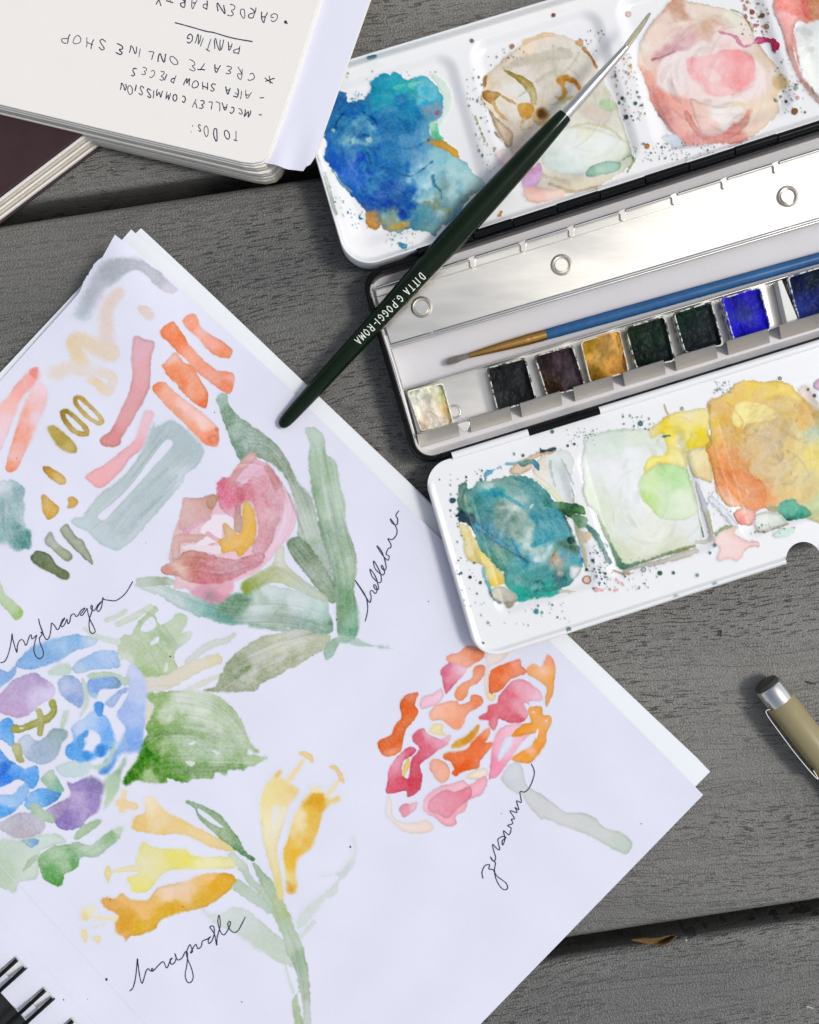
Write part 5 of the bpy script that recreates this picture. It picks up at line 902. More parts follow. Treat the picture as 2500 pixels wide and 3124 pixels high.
for o, c in (
    ('870,830 925,815 950,860 975,950 1050,1000 1150,1070 1210,1110 1300,1112 1370,1140 1430,1200 1520,1225 1580,1270 1588,1310 1560,1352 1500,1335 1380,1265 1280,1220 1180,1185 1080,1145 1060,1150 1000,1090 950,1010 900,990 830,930 830,890', [(880, 870, 'd2d4dc'), (870, 930, 'c9ccd2'), (1000, 1030, 'cdcfd2'), (1200, 1140, 'd0d2d4'), (1400, 1230, 'cdd0d0'), (1500, 1280, 'c6cdc6'), (1540, 1320, 'bfcdc4')]),
    ('165,1010 185,1050 190,1120 230,1160 330,1170 380,1150 425,1190 410,1220 330,1235 250,1215 190,1170 145,1120 150,1060', [(170, 1080, 'ece0e2'), (250, 1190, 'f0ddd6'), (400, 1200, 'f0d8cc')]),
    ('720,170 860,160 820,230 760,260 745,390 728,400 725,300 740,230', [(800, 190, 'ecddd8'), (740, 350, 'ecdcdc')]), ('735,405 795,420 770,462 740,440', 'eed9a6'), ('615,905 680,855 745,855 735,905 680,915', 'f0dfd4'),
    ('505,215 520,190 580,170 620,140 690,145 725,180 715,210 670,235 625,265 580,260 530,235', [(540, 210, 'f4aa90'), (620, 240, 'f2a082'), (640, 170, 'ee9064'), (690, 190, 'e87c48')]),
    ('470,280 510,240 560,240 620,270 600,310 550,360 500,418 488,370 480,320', [(490, 270, 'd8688a'), (580, 270, 'f0bace'), (510, 370, 'dc6a84'), (545, 320, 'e494aa'), (600, 290, 'f2c4d6')]),
    ('350,460 370,430 420,415 470,385 490,420 470,460 410,490 355,500', [(380, 460, 'f0c0d6'), (460, 420, 'f2c6d8')]),
    ('670,260 725,248 725,300 690,350 640,380 620,430 580,458 552,430 560,390 600,350 650,320', [(700, 270, 'e67a4c'), (680, 330, 'ee9068'), (600, 410, 'f09464')]),
    ('755,310 770,270 850,240 930,215 940,250 970,290 880,330 840,380 790,412 755,405', [(790, 310, 'e86628'), (850, 270, 'ea7646'), (930, 250, 'f4a08a'), (930, 290, 'f09070'), (790, 390, 'e8642a'), (840, 340, 'ee8a60')]),
    ('975,270 1010,240 1060,260 1085,200 1110,195 1140,260 1130,360 1125,420 1090,490 1080,440 1090,380 1030,330 980,300', [(1000, 280, 'f2ae76'), (1050, 280, 'f4ccb4'), (1100, 220, 'f4a284'), (1120, 290, 'f4b070'), (1100, 350, 'f2a654'), (1100, 450, 'ee9e50')]),
    ('232,480 260,430 335,405 330,440 320,480 338,520 310,570 260,640 240,740 180,782 130,775 108,730 110,690 180,650 200,600 240,550', [(300, 425, 'e8784c'), (280, 460, 'dc5a20'), (290, 520, 'e8682c'), (220, 620, 'e26224'), (180, 690, 'da5418'), (200, 755, 'f08a5c'), (140, 720, 'e05a1c')]),
    ('405,550 415,510 470,470 560,455 580,480 640,460 650,425 700,430 720,465 690,495 630,530 600,600 560,622 520,605 470,570 420,575', [(450, 510, 'f6bca6'), (560, 590, 'f3a080'), (660, 460, 'ec865a'), (600, 520, 'f2a080'), (520, 520, 'f5b094')]),
    ('810,430 850,380 890,340 960,335 1050,400 1062,455 990,460 1000,490 960,470 980,540 940,580 870,585 810,560 800,600 780,630 755,600 750,570 700,565 695,545 740,520 750,480 800,470', [(860, 420, 'e06c7e'), (930, 370, 'eca0b4'), (1000, 400, 'eeaabe'), (1030, 440, 'f2bccf'), (860, 520, 'dd5a6a'), (930, 565, 'd44656'), (730, 550, 'da5464'), (780, 600, 'e4909c'), (900, 460, 'e88ea2'), (960, 530, 'eaa0b0')]),
    ('310,650 360,615 400,650 470,680 525,655 510,710 450,750 400,790 350,830 360,900 345,980 280,1018 265,980 160,1000 155,950 175,840 230,770 290,725 325,740 310,770 250,810 245,890 280,910 300,800 345,740 310,690', [(340, 650, 'd24660'), (380, 640, 'e8a0b6'), (470, 700, 'ea98b2'), (520, 670, 'f0bed0'), (330, 800, 'd44a66'), (310, 950, 'cc3048'), (250, 940, 'd8566c'), (190, 960, 'da566e'), (220, 820, 'e996ac'), (190, 870, 'e484a0'), (380, 740, 'dc607a')]),
    ('250,850 275,800 288,800 282,850 260,890 245,885', 'f0d27a'), ('400,635 430,590 490,595 480,630 500,660 420,650', 'f0dda6'), ('535,730 560,690 620,660 690,598 685,640 650,690 600,720', [(560, 715, 'e0a848'), (640, 680, 'd28c1c'), (670, 630, 'dca040')]),
    ('485,790 500,760 560,755 620,740 670,680 750,615 755,660 730,700 770,705 740,760 700,810 690,850 600,870 560,895 535,880 550,850 520,810', [(510, 775, 'e8743c'), (560, 800, 'ea7e50'), (680, 710, 'e66c38'), (600, 850, 'e65c1e'), (730, 640, 'f2a484'), (680, 800, 'ea7646'), (740, 730, 'ee8a62')]),
    ('405,820 430,795 480,805 520,850 520,905 475,937 430,900 405,850', [(440, 830, 'f2a890'), (490, 900, 'f4b49a')]),
    ('750,910 760,830 770,740 800,640 850,600 920,590 960,600 1000,640 950,690 900,760 850,840 800,900 765,912', [(800, 680, 'f2b0c8'), (780, 860, 'f090b0'), (940, 640, 'f3bed3'), (880, 770, 'f2b6cc'), (880, 610, 'f4c0d4')]), ('850,670 890,662 892,700 840,780 810,812 805,770', PAPER),
    ('980,510 1010,488 1060,490 1070,540 1110,545 1120,590 1090,640 1085,700 1040,770 990,820 930,815 885,800 930,760 1000,720 1030,650 990,650 890,665 910,630 960,590 1000,580', [(1030, 510, 'f0a04a'), (1090, 590, 'f0a658'), (950, 620, 'ee982e'), (1050, 730, 'ee9630'), (940, 790, 'ee9c38'), (980, 720, 'f4b8a0'), (1060, 640, 'f0a04a')]),
    ('365,1080 390,1010 460,960 540,940 600,920 640,950 700,910 735,900 740,950 700,1010 630,1040 610,1100 560,1130 560,1180 500,1188 440,1140 390,1120', [(385, 1050, 'f2c0ce'), (470, 1000, 'f0b6c6'), (440, 1060, 'e894a8'), (600, 950, 'f2bcca'), (690, 950, 'f2b0c0'), (530, 1160, 'f2aab8')]),
    ('395,1060 420,1020 500,975 560,990 640,960 650,1010 600,1060 560,1100 510,1145 460,1120 400,1100', [(450, 1050, 'e88fa4'), (600, 1010, 'e68aa0'), (500, 1110, 'e78a9f')]),
    ('230,1090 250,1065 300,1055 335,1045 325,1090 260,1138 235,1110', [(260, 1090, 'e690a4'), (315, 1070, 'f0b8c8')])):
    B_('6', o, c, 4.5, .38, 2.2, gran=.3, warp=12)
pc.dot('6', 1012, 522, 5, 'f6ece8'); pc.dot('6', 1086, 574, 6, 'f6ece8'); B_('6', '1030,630 1042,622 1036,660 1028,680', 'f4e8ee', 4, 0)
for z_, pa_, w_, n_ in (('3', '480,130 520,260 620,420 780,460 900,600 1000,820 1100,1100', 130, 60), ('3', '1080,350 1130,520 1180,800 1240,1050 1300,1300 1320,1650', 190, 80), ('3', '20,1380 250,1470 520,1560 800,1560 1000,1580 1180,1640', 190, 80), ('3', '470,2040 620,1930 820,1830 1000,1760 1180,1720', 230, 80), ('3', '940,1090 1060,1230 1230,1460', 110, 30), ('3', '640,1380 780,1300 880,1260 1050,1380', 90, 26),
                         ('4', '920,480 1100,470 1300,510 1450,640 1540,800', 160, 60), ('4', '800,960 950,840 1150,820 1400,820 1600,830', 300, 110), ('4', '880,700 1000,640 1200,640 1400,720', 200, 50), ('3', '500,720 650,640 800,700 870,900 780,1120', 170, 50), ('3', '110,1260 300,1230 500,1260 740,1180', 120, 40), ('2', '1280,-200 1100,60 900,300 640,520', 150, 36), ('2', '1480,20 1250,240 1000,500 860,680', 200, 50),
                         ('5', '1250,980 1330,1200 1400,1450 1410,1680', 80, 36), ('4', '250,1500 350,1420 500,1400 740,1270', 130, 36), ('2', '100,230 110,400 120,560 180,720', 190, 36), ('2', '900,1400 1050,1300 1200,1450 1300,1620', 260, 50)):
    pc.hairs(z_, pa_, w_, n_, n_+len(pa_), .5)
pc.group('sage_block_stroke'); B_('2', '1245,-85 1295,-55 1150,110 1000,280 860,430 785,508 745,472 880,360 1010,220 1130,60', PAPER, 3, .0, 1.0, gran=0)
pc.c = pc.base+(pc.c-pc.base)*.92
pc.films(zpage, .000035, M['film'], page, alb(PAPER))
# ------------------------------------------------------------------ dried paint in the lid
lc = Canvas(930, -60, 2560, 830, 2.3, ENAMEL, 71, 3.0, .75); B_, L_ = lc.blob, lc.line
lc.group('blue_paint_puddle')
L_('B', '860,470 935,560 935,680 890,770', (30, 60, 50, 30), 'd5e6de', 18, .1, 4)
B_('B', '225,640 250,575 320,575 325,630 420,610 470,560 470,500 560,460 640,450 690,490 790,465 840,490 880,540 920,640 910,720 860,755 835,800 850,850 900,860 960,910 1010,960 1100,1060 1180,1130 1160,1180 1090,1210 1050,1260 1010,1340 900,1410 870,1460 800,1430 700,1420 640,1440 560,1430 530,1400 450,1400 440,1310 370,1230 340,1190 270,1110 220,1020 180,960 200,880 170,820 190,740', [(270, 600, '1f5fa0'), (560, 500, '1aa0b8'), (640, 540, '2fb4bc'), (520, 560, '2a9ab8'), (720, 620, '1d88b4'), (700, 545, '5cc0b4'), (800, 520, '2aa6be'), (840, 560, '6cc0d0'), (890, 600, '2fa6d4'), (870, 690, '7a9ab0'), (600, 660, '1f78b0'), (350, 740, '1a5fae'), (430, 720, '2f84b8'), (500, 800, '1c6aae'), (680, 800, '2272ac'), (760, 700, '2a7cae'), (240, 820, '1f64a4'), (300, 780, '3a88b4'), (400, 900, '2a72b8'), (450, 855, '7ab4cc'), (370, 870, '8ac0cc'), (250, 1000, '1b5cb0'), (400, 1050, '1248b4'), (330, 1080, '1a5cc8'), (500, 950, '1c66b4'), (460, 960, '2f92b4'), (680, 1000, '2472b4'), (600, 1150, '1a55b0'), (450, 1180, '1a4fb2'), (430, 1110, '2f86b4'), (600, 1270, '1444a2'), (530, 1275, '1650a6'), (500, 1220, '144ca8'), (700, 1290, '1c5aa8'), (750, 1200, '1f62b2'), (740, 910, '66a6cc'), (730, 890, '3f86bc'), (850, 930, '8fc4d4'), (950, 1000, 'a2d2dc'), (820, 1090, 'c0e0e8'), (780, 1060, '9acce0'), (900, 1130, '82bccc'), (1000, 1100, 'b6dae0'), (1100, 1120, 'c2e0e4'), (850, 1220, 'a8d0da'), (960, 1300, '2a72b4'), (1020, 1300, '3f84a8'), (760, 1350, '5a9fae'), (850, 1420, '6ea0a4'), (720, 1390, '3f80a0'), (640, 1380, '86b8bc'), (600, 1400, '8a9a84'), (480, 1390, 'c48c44'), (500, 1340, '8f8a78'), (900, 1260, '8a9a7a'), (1050, 1240, '9fb4a0')], 5, .25, 6, gran=.25, warp=38)
B_('B', '800,870 860,862 930,880 990,920 1022,972 1000,978 930,930 850,900', [(830, 880, 'a8a084'), (900, 890, 'cc9a3c'), (980, 940, 'd8a83c')], 6, .3, 4, gran=.2); B_('B', '840,760 880,765 900,830 920,862 850,845', [(860, 780, 'b4e0cc'), (890, 840, '5cc494')], 7, .2, 4); lc.dot('B', 885, 700, 16, 'b4566a'); B_('B', '440,1320 500,1310 540,1360 520,1415 450,1400', [(460, 1380, 'c88a3e'), (520, 1340, '8a8474')], 7, .3, 5); L_('B', '600,1410 680,1390 700,1380', (30, 44, 24), 'b8a05c', 10, .2, 5)
for p, w_, c in (('855,1090 865,1140 900,1180 910,1230', (14, 10, 6), '2a6088'), ('420,690 490,740 512,785', 6, '174a86'), ('340,885 380,852 450,835 462,880', 7, '1d4f80'), ('300,700 260,760 250,800', 6, '144680'), ('470,1030 600,1050 720,1090 850,1000', 6, '2a64a0'), ('450,950 470,1020 440,1060', 6, '174a86'), ('640,640 760,600 840,640', 8, '46a0b8'), ('560,860 700,920 830,870', 10, '2f7cb4'), ('880,600 905,660 890,720', 12, '4fb0d8')): L_('B', p, w_, c, 5, .1, 3, .75)
for p, c in (('440,865 470,850 468,885', 'b8dce4'), ('350,860 375,850 360,890', 'a8d4d8'), ('232,800 250,805 240,825', 'c8e4d8'), ('700,520 780,505 720,540', '7accc0'), ('600,540 680,520 640,560', '5cc4b8')): B_('B', p, c, 6, .1, 4, .85)
B_('B', '450,348 505,343 490,360 450,366', '2f8fa0', 4, .4); B_('B', '640,1500 665,1505 692,1520 690,1545 655,1532', '3f9fc4', 4, .4, 3); L_('B', '185,1070 215,1190 255,1330', (10, 24, 12), 'b4c2b8', 5, .4, 4); B_('B', '122,940 135,960 146,1004 126,1008', 'd8b030', 4, .3); L_('B', '240,1060 290,1140 350,1182', (16, 12, 6), '7fa8bc', 4, .5, 3); L_('B', '420,1310 400,1345 440,1360', 8, '3a84b4', 4, .3, 4)
lc.spray('B', (350, 560, 470, 640), 26, ['3f8ab8', '6aa4c4'], 2, 8, 1); lc.spray('B', (240, 1180, 470, 1420), 46, ['2f78b0', '4a94bc', '3f6fb0'], 1.5, 7, 2, lambda x, y: y > 1180+(x-240)*.9); lc.spray('B', (560, 1430, 760, 1530), 34, ['3f8ab0', '8aa8b0', 'b89a6a'], 1.5, 6, 3); lc.spray('B', (300, 440, 900, 520), 16, ['6a9aa8', '8a9aa8'], 1.5, 6, 31)
lc.group('cream_paint_puddle')
B_('B', '1160,560 1190,470 1270,390 1400,280 1560,215 1650,215 1760,260 1820,310 1870,420 1940,560 1990,640 2050,800 2090,950 2080,1020 1990,1090 1880,1150 1720,1190 1560,1180 1430,1110 1320,920 1250,820 1210,700 1160,620', [(1250, 500, 'ddcfbc'), (1200, 560, 'd8c2a2'), (1400, 420, 'dcd5ce'), (1450, 300, 'ecdccc'), (1500, 380, 'd3cbc0'), (1600, 560, 'd4cdc4'), (1300, 640, 'e8e2d8'), (1380, 600, 'e4e2e2'), (1700, 350, 'dad5c8'), (1850, 450, 'e6ded2'), (1900, 700, 'd6d4c8'), (1750, 800, 'e0e4de'), (1850, 900, 'e8eeee'), (1600, 950, 'e6e8e6'), (2000, 850, 'e6e6d4'), (1950, 1080, 'dcd6c4'), (1700, 1120, 'd9d0c0'), (1480, 760, 'd8c6ac'), (1320, 830, 'cbb8a2'), (1550, 830, 'dcd6cc'), (2060, 960, 'd0d8c4')], 6, .3, 5, .92, .45, 40)
L_('B', '1420,262 1520,222 1600,213', 22, 'e8cba6', 8, .3, 4); L_('B', '1290,425 1450,372 1680,330', (20, 56, 70), 'c4beb0', 12, .2, 5, .7); B_('B', '1290,435 1330,440 1420,480 1480,530 1500,590 1490,650 1462,640 1450,580 1400,520 1340,470', [(1310, 440, 'a8933c'), (1430, 510, 'b4a056'), (1475, 620, 'c8b888')], 5, .5, 3)
B_('B', '1165,490 1188,470 1182,535 1166,525', 'a87440', 5, .5, 3); B_('B', '1158,570 1210,558 1275,580 1240,620 1215,642 1172,605', [(1190, 590, 'a87838'), (1240, 590, 'caa468')], 6, .5, 4); L_('B', '1232,640 1255,690 1310,745', (26, 20, 12), 'd8b472', 7, .3, 4); L_('B', '1275,590 1330,620 1360,640', (10, 14, 10), 'd8b070', 5, .3, 4)
B_('B', '1385,650 1430,635 1482,660 1470,720 1425,742 1390,700', [(1440, 680, 'c88c2a'), (1400, 660, 'd8ac5c')], 6, .3, 3); lc.dot('B', 1522, 725, 52, 'cba468', .3, 12, .8); lc.dot('B', 1528, 702, 30, '6a3c12', .1, 16); L_('B', '1420,735 1400,800 1460,790', (20, 14, 8), 'd8b47c', 7, .3, 4)
L_('C', '118,495 160,482 220,520 248,560', (38, 36, 30, 14), 'c6862e', 6, .35, 4); L_('C', '130,510 150,560 145,610', (30, 26, 16), 'd0a058', 6, .3, 5); B_('C', '150,530 200,520 225,555 190,570', 'e2e0de', 6, .1); L_('C', '90,600 140,618 200,600', (8, 14, 8), 'c89a50', 6, .3, 4)
B_('B', '1200,680 1250,730 1330,800 1352,832 1330,905 1300,890 1250,800', [(1230, 720, 'c6ac8e'), (1320, 850, 'bca084'), (1290, 800, 'd4c2ac')], 5, .8, 3); L_('B', '1240,820 1290,880 1335,905 1350,840', 7, '8f7860', 4, .2, 2, .8); L_('C', '262,300 312,352 346,415', (18, 16, 6), 'bd8448', 5, .4, 3); B_('C', '215,258 265,248 252,292', 'cfa472', 5, .3, 4)
for p in ('1600,290 1610,400 1620,470', '1500,500 1560,460 1640,440', '1380,600 1450,560', '1760,330 1700,420 1640,470'): L_('B', p, 14, 'c9c4b6', 8, .2, 4, .7)
B_('C', '380,620 450,630 462,670 400,692 358,660', [(400, 650, 'b8d0ac'), (450, 650, 'c8d8c0')], 8, .3, 4); L_('C', '60,650 110,640 180,600', (10, 18, 8), 'b9c4a4', 8, .2, 4); B_('C', '220,670 330,640 420,700 400,760 300,740', 'd8cdc6', 10, .1, 4, .8)
B_('C', '40,820 140,780 300,790 430,830 540,880 545,960 420,1040 240,1085 90,1065 10,1000', [(200, 900, 'e9eff0'), (400, 900, 'ebf0f0'), (300, 800, 'e8e8d8'), (120, 1040, 'd4e2e0'), (500, 950, 'e0e6d8')], 7, .35, 3); L_('C', '180,790 300,765 430,800 520,880', (10, 16, 10, 6), 'dad8bc', 8, .2, 3)
B_('C', '278,1082 300,1040 400,1000 490,1008 482,1050 400,1078 312,1092', [(330, 1065, '9cc8b4'), (450, 1025, 'aed4c4'), (390, 1050, 'bcdccc')], 5, .6, 3); L_('C', '480,1010 560,960 572,1000 540,1060', (8, 12, 8, 5), '9cb48c', 7, .3, 5); L_('C', '60,1140 200,1185 340,1160', (14, 10, 14), 'cbb89c', 7, .3, 4); L_('C', '20,1090 150,1120 180,1150', 20, 'd6cab8', 8, .3, 4)
B_('B', '1450,1060 1510,1010 1532,1070 1500,1140 1420,1165 1408,1120', [(1480, 1060, 'cc98c4'), (1450, 1130, 'dcb8e4'), (1500, 1110, 'd8b4d8')], 8, .3, 3); B_('B', '1425,1165 1560,1172 1665,1180 1640,1230 1500,1252 1430,1232', [(1470, 1210, 'f4ccc4'), (1600, 1200, 'f2d8d0')], 8, .3, 4); B_('B', '1245,950 1330,925 1345,1000 1285,1022', 'efdce0', 10, .1)
L_('B', '1120,720 1150,800 1175,860', (10, 16, 8), 'c0c890', 6, .3, 5); lc.spray('B', (1060, 380, 1250, 1080), 110, ['7a8a84', 'a89a7a', '4f7a70', 'b8a48a'], 1.5, 9, 4, lambda x, y: abs(x-1100-(y-500)*.22) < 55); lc.spray('B', (1200, 300, 1420, 420), 22, ['c0a890', '8a7868'], 1.5, 7, 5); lc.dot('B', 1345, 288, 15, 'b48a74', .8); lc.dot('B', 1097, 252, 12, '7a7a8a'); B_('B', '1255,1335 1270,1312 1288,1308 1280,1335 1262,1342', 'cc9440', 4, .4)
lc.group('pink_paint_puddle')
B_('C', '600,350 620,260 680,150 760,60 800,10 860,-10 960,20 1100,40 1220,80 1300,140 1330,240 1400,330 1470,420 1520,500 1470,580 1480,680 1420,760 1330,830 1240,880 1100,890 980,910 880,890 820,820 740,720 680,620 650,500 610,430', [(700, 200, 'ecd6cc'), (850, 25, 'c89c84'), (860, 100, 'edd8ce'), (1000, 60, 'e6dace'), (1180, 90, 'e6e6da'), (1030, 180, 'd6b2a0'), (960, 160, 'e2c4b8'), (900, 240, 'dcb2b8'), (800, 310, 'cf9ea6'), (660, 400, 'eddbd0'), (640, 300, 'f0e2da'), (680, 500, 'e8b0a2'), (800, 480, 'ecdada'), (700, 600, 'de948a'), (820, 660, 'eaaea4'), (760, 740, 'cc9090'), (900, 700, 'ecb6ac'), (900, 850, 'e69e96'), (1000, 860, 'e09088'), (1100, 840, 'dc8882'), (1200, 780, 'e09a90'), (1000, 330, 'eedfdf'), (900, 560, 'f0dede'), (1150, 700, 'f2e8e4'), (1050, 680, 'e6b8ac'), (1400, 500, 'e8dad2'), (1390, 620, 'ecd8c6'), (1380, 380, 'dccab8'), (1300, 750, 'e9d2c2'), (1490, 510, 'd8c09a'), (1200, 260, 'f0dada'), (1350, 680, 'f0e0d0'), (1000, 800, 'f0ceca')], 6, .35, 4, 1, .35, 30)
B_('C', '735,400 800,335 940,305 1100,285 1250,300 1340,380 1400,460 1390,560 1300,620 1150,650 1020,640 900,600 800,580 720,520', [(800, 430, 'efdfe0'), (900, 540, 'f0e0e0'), (1330, 560, 'f2e4e4'), (1100, 310, 'f0dcdc'), (1000, 620, 'efdcdc')], 18, .15, 3)
B_('C', '905,380 960,350 1060,340 1130,310 1250,310 1320,370 1325,480 1260,560 1150,592 1040,582 1000,520 930,480', [(940, 380, 'f4b4ba'), (1050, 380, 'f8c8cc'), (1230, 380, 'f2a4a8'), (1250, 500, 'f3a6a8'), (1160, 400, 'f4b0b4'), (1080, 540, 'f6bec0'), (950, 450, 'f4b8bc'), (1280, 440, 'f4b2b4')], 18, .12, 3); B_('C', '1010,420 1080,440 1115,490 1060,515 1015,470', 'fad4d6', 10, .1); B_('C', '1060,520 1200,560 1180,580 1070,575', 'f8ccce', 9, 0)
B_('C', '1325,250 1345,228 1400,235 1452,248 1484,280 1445,318 1420,262 1350,272', [(1350, 245, 'd4588a'), (1440, 275, 'c03a66')], 5, .5, 4); L_('C', '1110,200 1200,225 1258,290 1340,255', (8, 22, 18, 10), 'e29ab6', 7, .3, 4); L_('C', '1000,665 1035,712 1075,702', (22, 20, 8), 'a5747c', 6, .3, 3)
L_('C', '690,540 730,660 800,800 880,880', (22, 20, 16, 14), 'c88a8a', 10, .3, 3, .65); L_('C', '900,700 980,820 1110,850 1250,770 1290,690', (30, 40, 60, 50, 30), 'dc8e86', 9, .4, 4, .75); B_('C', '930,620 1000,640 1130,660 1240,650 1270,690 1200,740 1120,830 1010,830 960,740', [(990, 700, 'eccac2'), (1130, 720, 'f4ecea'), (1060, 790, 'eec8c2'), (1220, 670, 'f2e8e4')], 6, .35, 3)
L_('C', '690,370 760,350 830,320', (6, 12, 6), 'b87e84', 5, .3, 3); L_('C', '1150,640 1210,635 1270,650', 12, 'f0dcb4', 7, .1); L_('C', '1180,60 1250,90 1300,170 1318,212', (6, 12, 8, 4), 'b0b084', 6, .3, 3); B_('C', '1440,480 1500,470 1540,510 1520,545 1450,540', 'd6bf98', 8, .4, 5); B_('C', '760,850 830,830 880,890 830,915 780,880', 'd2dcea', 9, .2, 4); L_('C', '820,920 980,905 1080,890', (14, 10, 6), 'd0d0dc', 6, .3, 3)
lc.spray('C', (430, 330, 650, 780), 130, ['3a4a4c', '5a5a5a', '7a6a5a', '8a9a8a', 'd07858', 'c8a868'], 1.6, 10, 6, lambda x, y: abs(x-500-(y-400)*.25) < 75); lc.spray('C', (570, 880, 1100, 1000), 90, ['3a5a5a', '4a6a7a', '6a7a8a', '8a8a8a'], 1.5, 8, 7); lc.spray('C', (1240, 0, 1420, 220), 44, ['b06a5a', '8a6a4a', '7a6a4a', 'c05a6a'], 2, 13, 8); lc.spray('C', (1440, 320, 1640, 700), 60, ['4a4a44', '7a8a8a', 'b05a6a', '5a6a5a'], 1.6, 9, 9); lc.spray('C', (240, 180, 400, 340), 22, ['b8a49a', '8a6a7a'], 1.6, 7, 10)
for x, y, r, c in ((660, 905, 15, 'c8803a'), (1183, 922, 14, 'e8b890'), (1572, 690, 20, '8a6034'), (545, 88, 17, 'e6c2c0'), (80, 93, 12, '8a4a3a'), (530, 725, 15, '3f4a44'), (587, 640, 11, '55705c'), (1578, 545, 14, '9aa4a8'), (1520, 628, 9, '3a2a34'), (1375, 95, 16, '8a5a34'), (1310, 75, 14, 'a05a44'), (1400, 165, 16, 'b08a5c'), (1590, 605, 11, 'e6b0b0')): lc.dot('C', x, y, r, c, .6)
lc.group('coral_paint_puddle')
B_('C', '1440,20 1480,-60 1800,-60 1800,170 1690,165 1600,130 1562,200 1565,330 1605,430 1662,530 1760,620 1760,680 1660,575 1590,470 1540,360 1510,250 1480,150 1450,80', [(1500, 40, 'ec a6a0'.replace(' ', '')), (1540, 90, 'e48c84'), (1620, 60, 'da7a72'), (1700, 20, 'c48a66'), (1680, 120, 'dd7068'), (1530, 200, 'eaacaa'), (1500, 130, 'ecbcbc'), (1560, 350, 'd29c98'), (1600, 450, 'd8aaa8'), (1650, 520, 'b89898'), (1720, 600, 'c0a8a4')], 6, .35, 4, 1, .4, 30)
B_('C', '1575,190 1640,150 1800,150 1800,600 1700,540 1620,430 1580,320', [(1620, 200, 'd8dcde'), (1700, 350, 'ecefef'), (1640, 400, 'eef0f0')], 9, .2, 4); L_('C', '1560,220 1590,340 1600,400', (10, 14, 6), 'e29a92', 6, .3, 4, .8); L_('C', '1680,550 1700,590 1725,610', 12, '8a9088', 6, .4, 4)
lc.swirl('C', (1060, 460), 470, 440, 20, 150, 5, .5); lc.swirl('B', (1600, 700), 440, 480, 20, 120, 6, .5); lc.swirl('B', (560, 960), 420, 480, -20, 170, 7, .5); lc.swirl('C', (1640, 200), 200, 300, 0, 50, 8, .5)
lc.films(zlid, .00005, M['gloss_film'], lid, alb(ENAMEL), .0003, lambda x, y: dist_rr(*LID.inv(x, y), 0, 0, LID.U, LID.V, 95) > 5)
# ------------------------------------------------------------------ dried paint on the folding palette
fc = Canvas(1290, 1030, 2560, 2010, 2.3, ENAMEL, 131, 3.0, .75); B_, L_ = fc.blob, fc.line
fc.group('pale_paint_wash')
B_('F', '1000,480 1100,360 1300,335 1330,500 1300,640 1340,760 1300,900 1240,750 1120,620', [(1050, 450, 'e4d8cc'), (1200, 450, 'dbe3e4'), (1100, 560, 'ece6dc'), (1250, 600, 'dde4ea'), (1270, 700, 'e0e6e8')], 8, .2, 5)
B_('G', '-40,480 60,430 180,400 400,390 560,380 600,500 700,540 760,760 820,1000 850,1200 780,1270 600,1320 400,1380 250,1440 200,1380 120,1200 50,1010 -40,900', [(60, 460, 'd8e2dd'), (200, 420, 'd2dfd4'), (150, 700, 'ebedf3'), (300, 550, 'eef0f6'), (400, 900, 'eef0f6'), (300, 1150, 'dfe5e1'), (500, 1200, 'eaeee6'), (250, 1360, 'd2dabc'), (600, 1270, 'd6dcc8'), (780, 1100, 'e4e8ea'), (50, 950, 'dce4d6'), (380, 430, 'dbe4d8'), (430, 1150, 'e8eae2')], 8, .25, 5)
L_('G', '60,1050 130,1200 200,1350 250,1425 420,1385 600,1325 790,1268', (8, 22, 36, 40, 24, 30, 14), [(100, 1150, '9cb08c'), (200, 1350, '57846a'), (260, 1415, '3a7260'), (500, 1360, '6c8456'), (760, 1275, '74804c')], 14, .1, 4, .9); L_('G', '-30,1110 50,1190 105,1310 150,1395', (30, 30, 24, 14), [(0, 1140, '5f9488'), (110, 1310, '6a8a8c')], 8, .3, 4)
L_('G', '770,780 810,980 850,1190', (8, 12, 14), 'b4c8a6', 7, .1, 2, .8); L_('G', '805,800 870,1000 912,1210 800,1245', (30, 46, 30, 26), [(830, 850, 'd6dae6'), (900, 1150, 'cfccbc'), (820, 1240, 'd2d2cc')], 7, .4, 4); L_('G', '838,1130 856,1200', 12, '5c7880', 5, .2); L_('G', '920,920 1000,1000 1100,1120', (60, 60, 30), 'e2e6f0', 8, .4, 5)
B_('G', '230,1482 300,1462 400,1435 500,1415 700,1365 815,1318 795,1292 600,1350 400,1405 280,1448', [(300, 1465, 'd0c8bc'), (500, 1410, 'd8d4cc'), (780, 1310, 'dcd6d0')], 7, .45, 4); fc.dot('G', 405, 1448, 20, 'c9d4cc', .9); L_('G', '180,1460 260,1480 330,1475', (8, 16, 8), 'c4b49c', 6, .4, 3)
L_('F', '1350,900 1400,1100 1436,1290', (40, 40, 18), [(1360, 930, 'bcc4a4'), (1430, 1270, 'ccccb4')], 7, .4, 4); L_('F', '1440,950 1520,1030 1570,1130 1620,1235', (26, 40, 34, 20), [(1450, 960, '4f8480'), (1580, 1150, '7c9c98')], 7, .4, 4); B_('F', '1380,980 1470,1010 1420,1085 1380,1060', 'dac8b0', 7, .3, 4)
for p in ('1140,420 1150,520 1180,620', '1230,400 1290,520 1330,600', '1310,620 1330,700 1320,760'): L_('F', p, 10, 'b4c4c0', 7, .2, 4, .7)
fc.group('green_paint_puddle')
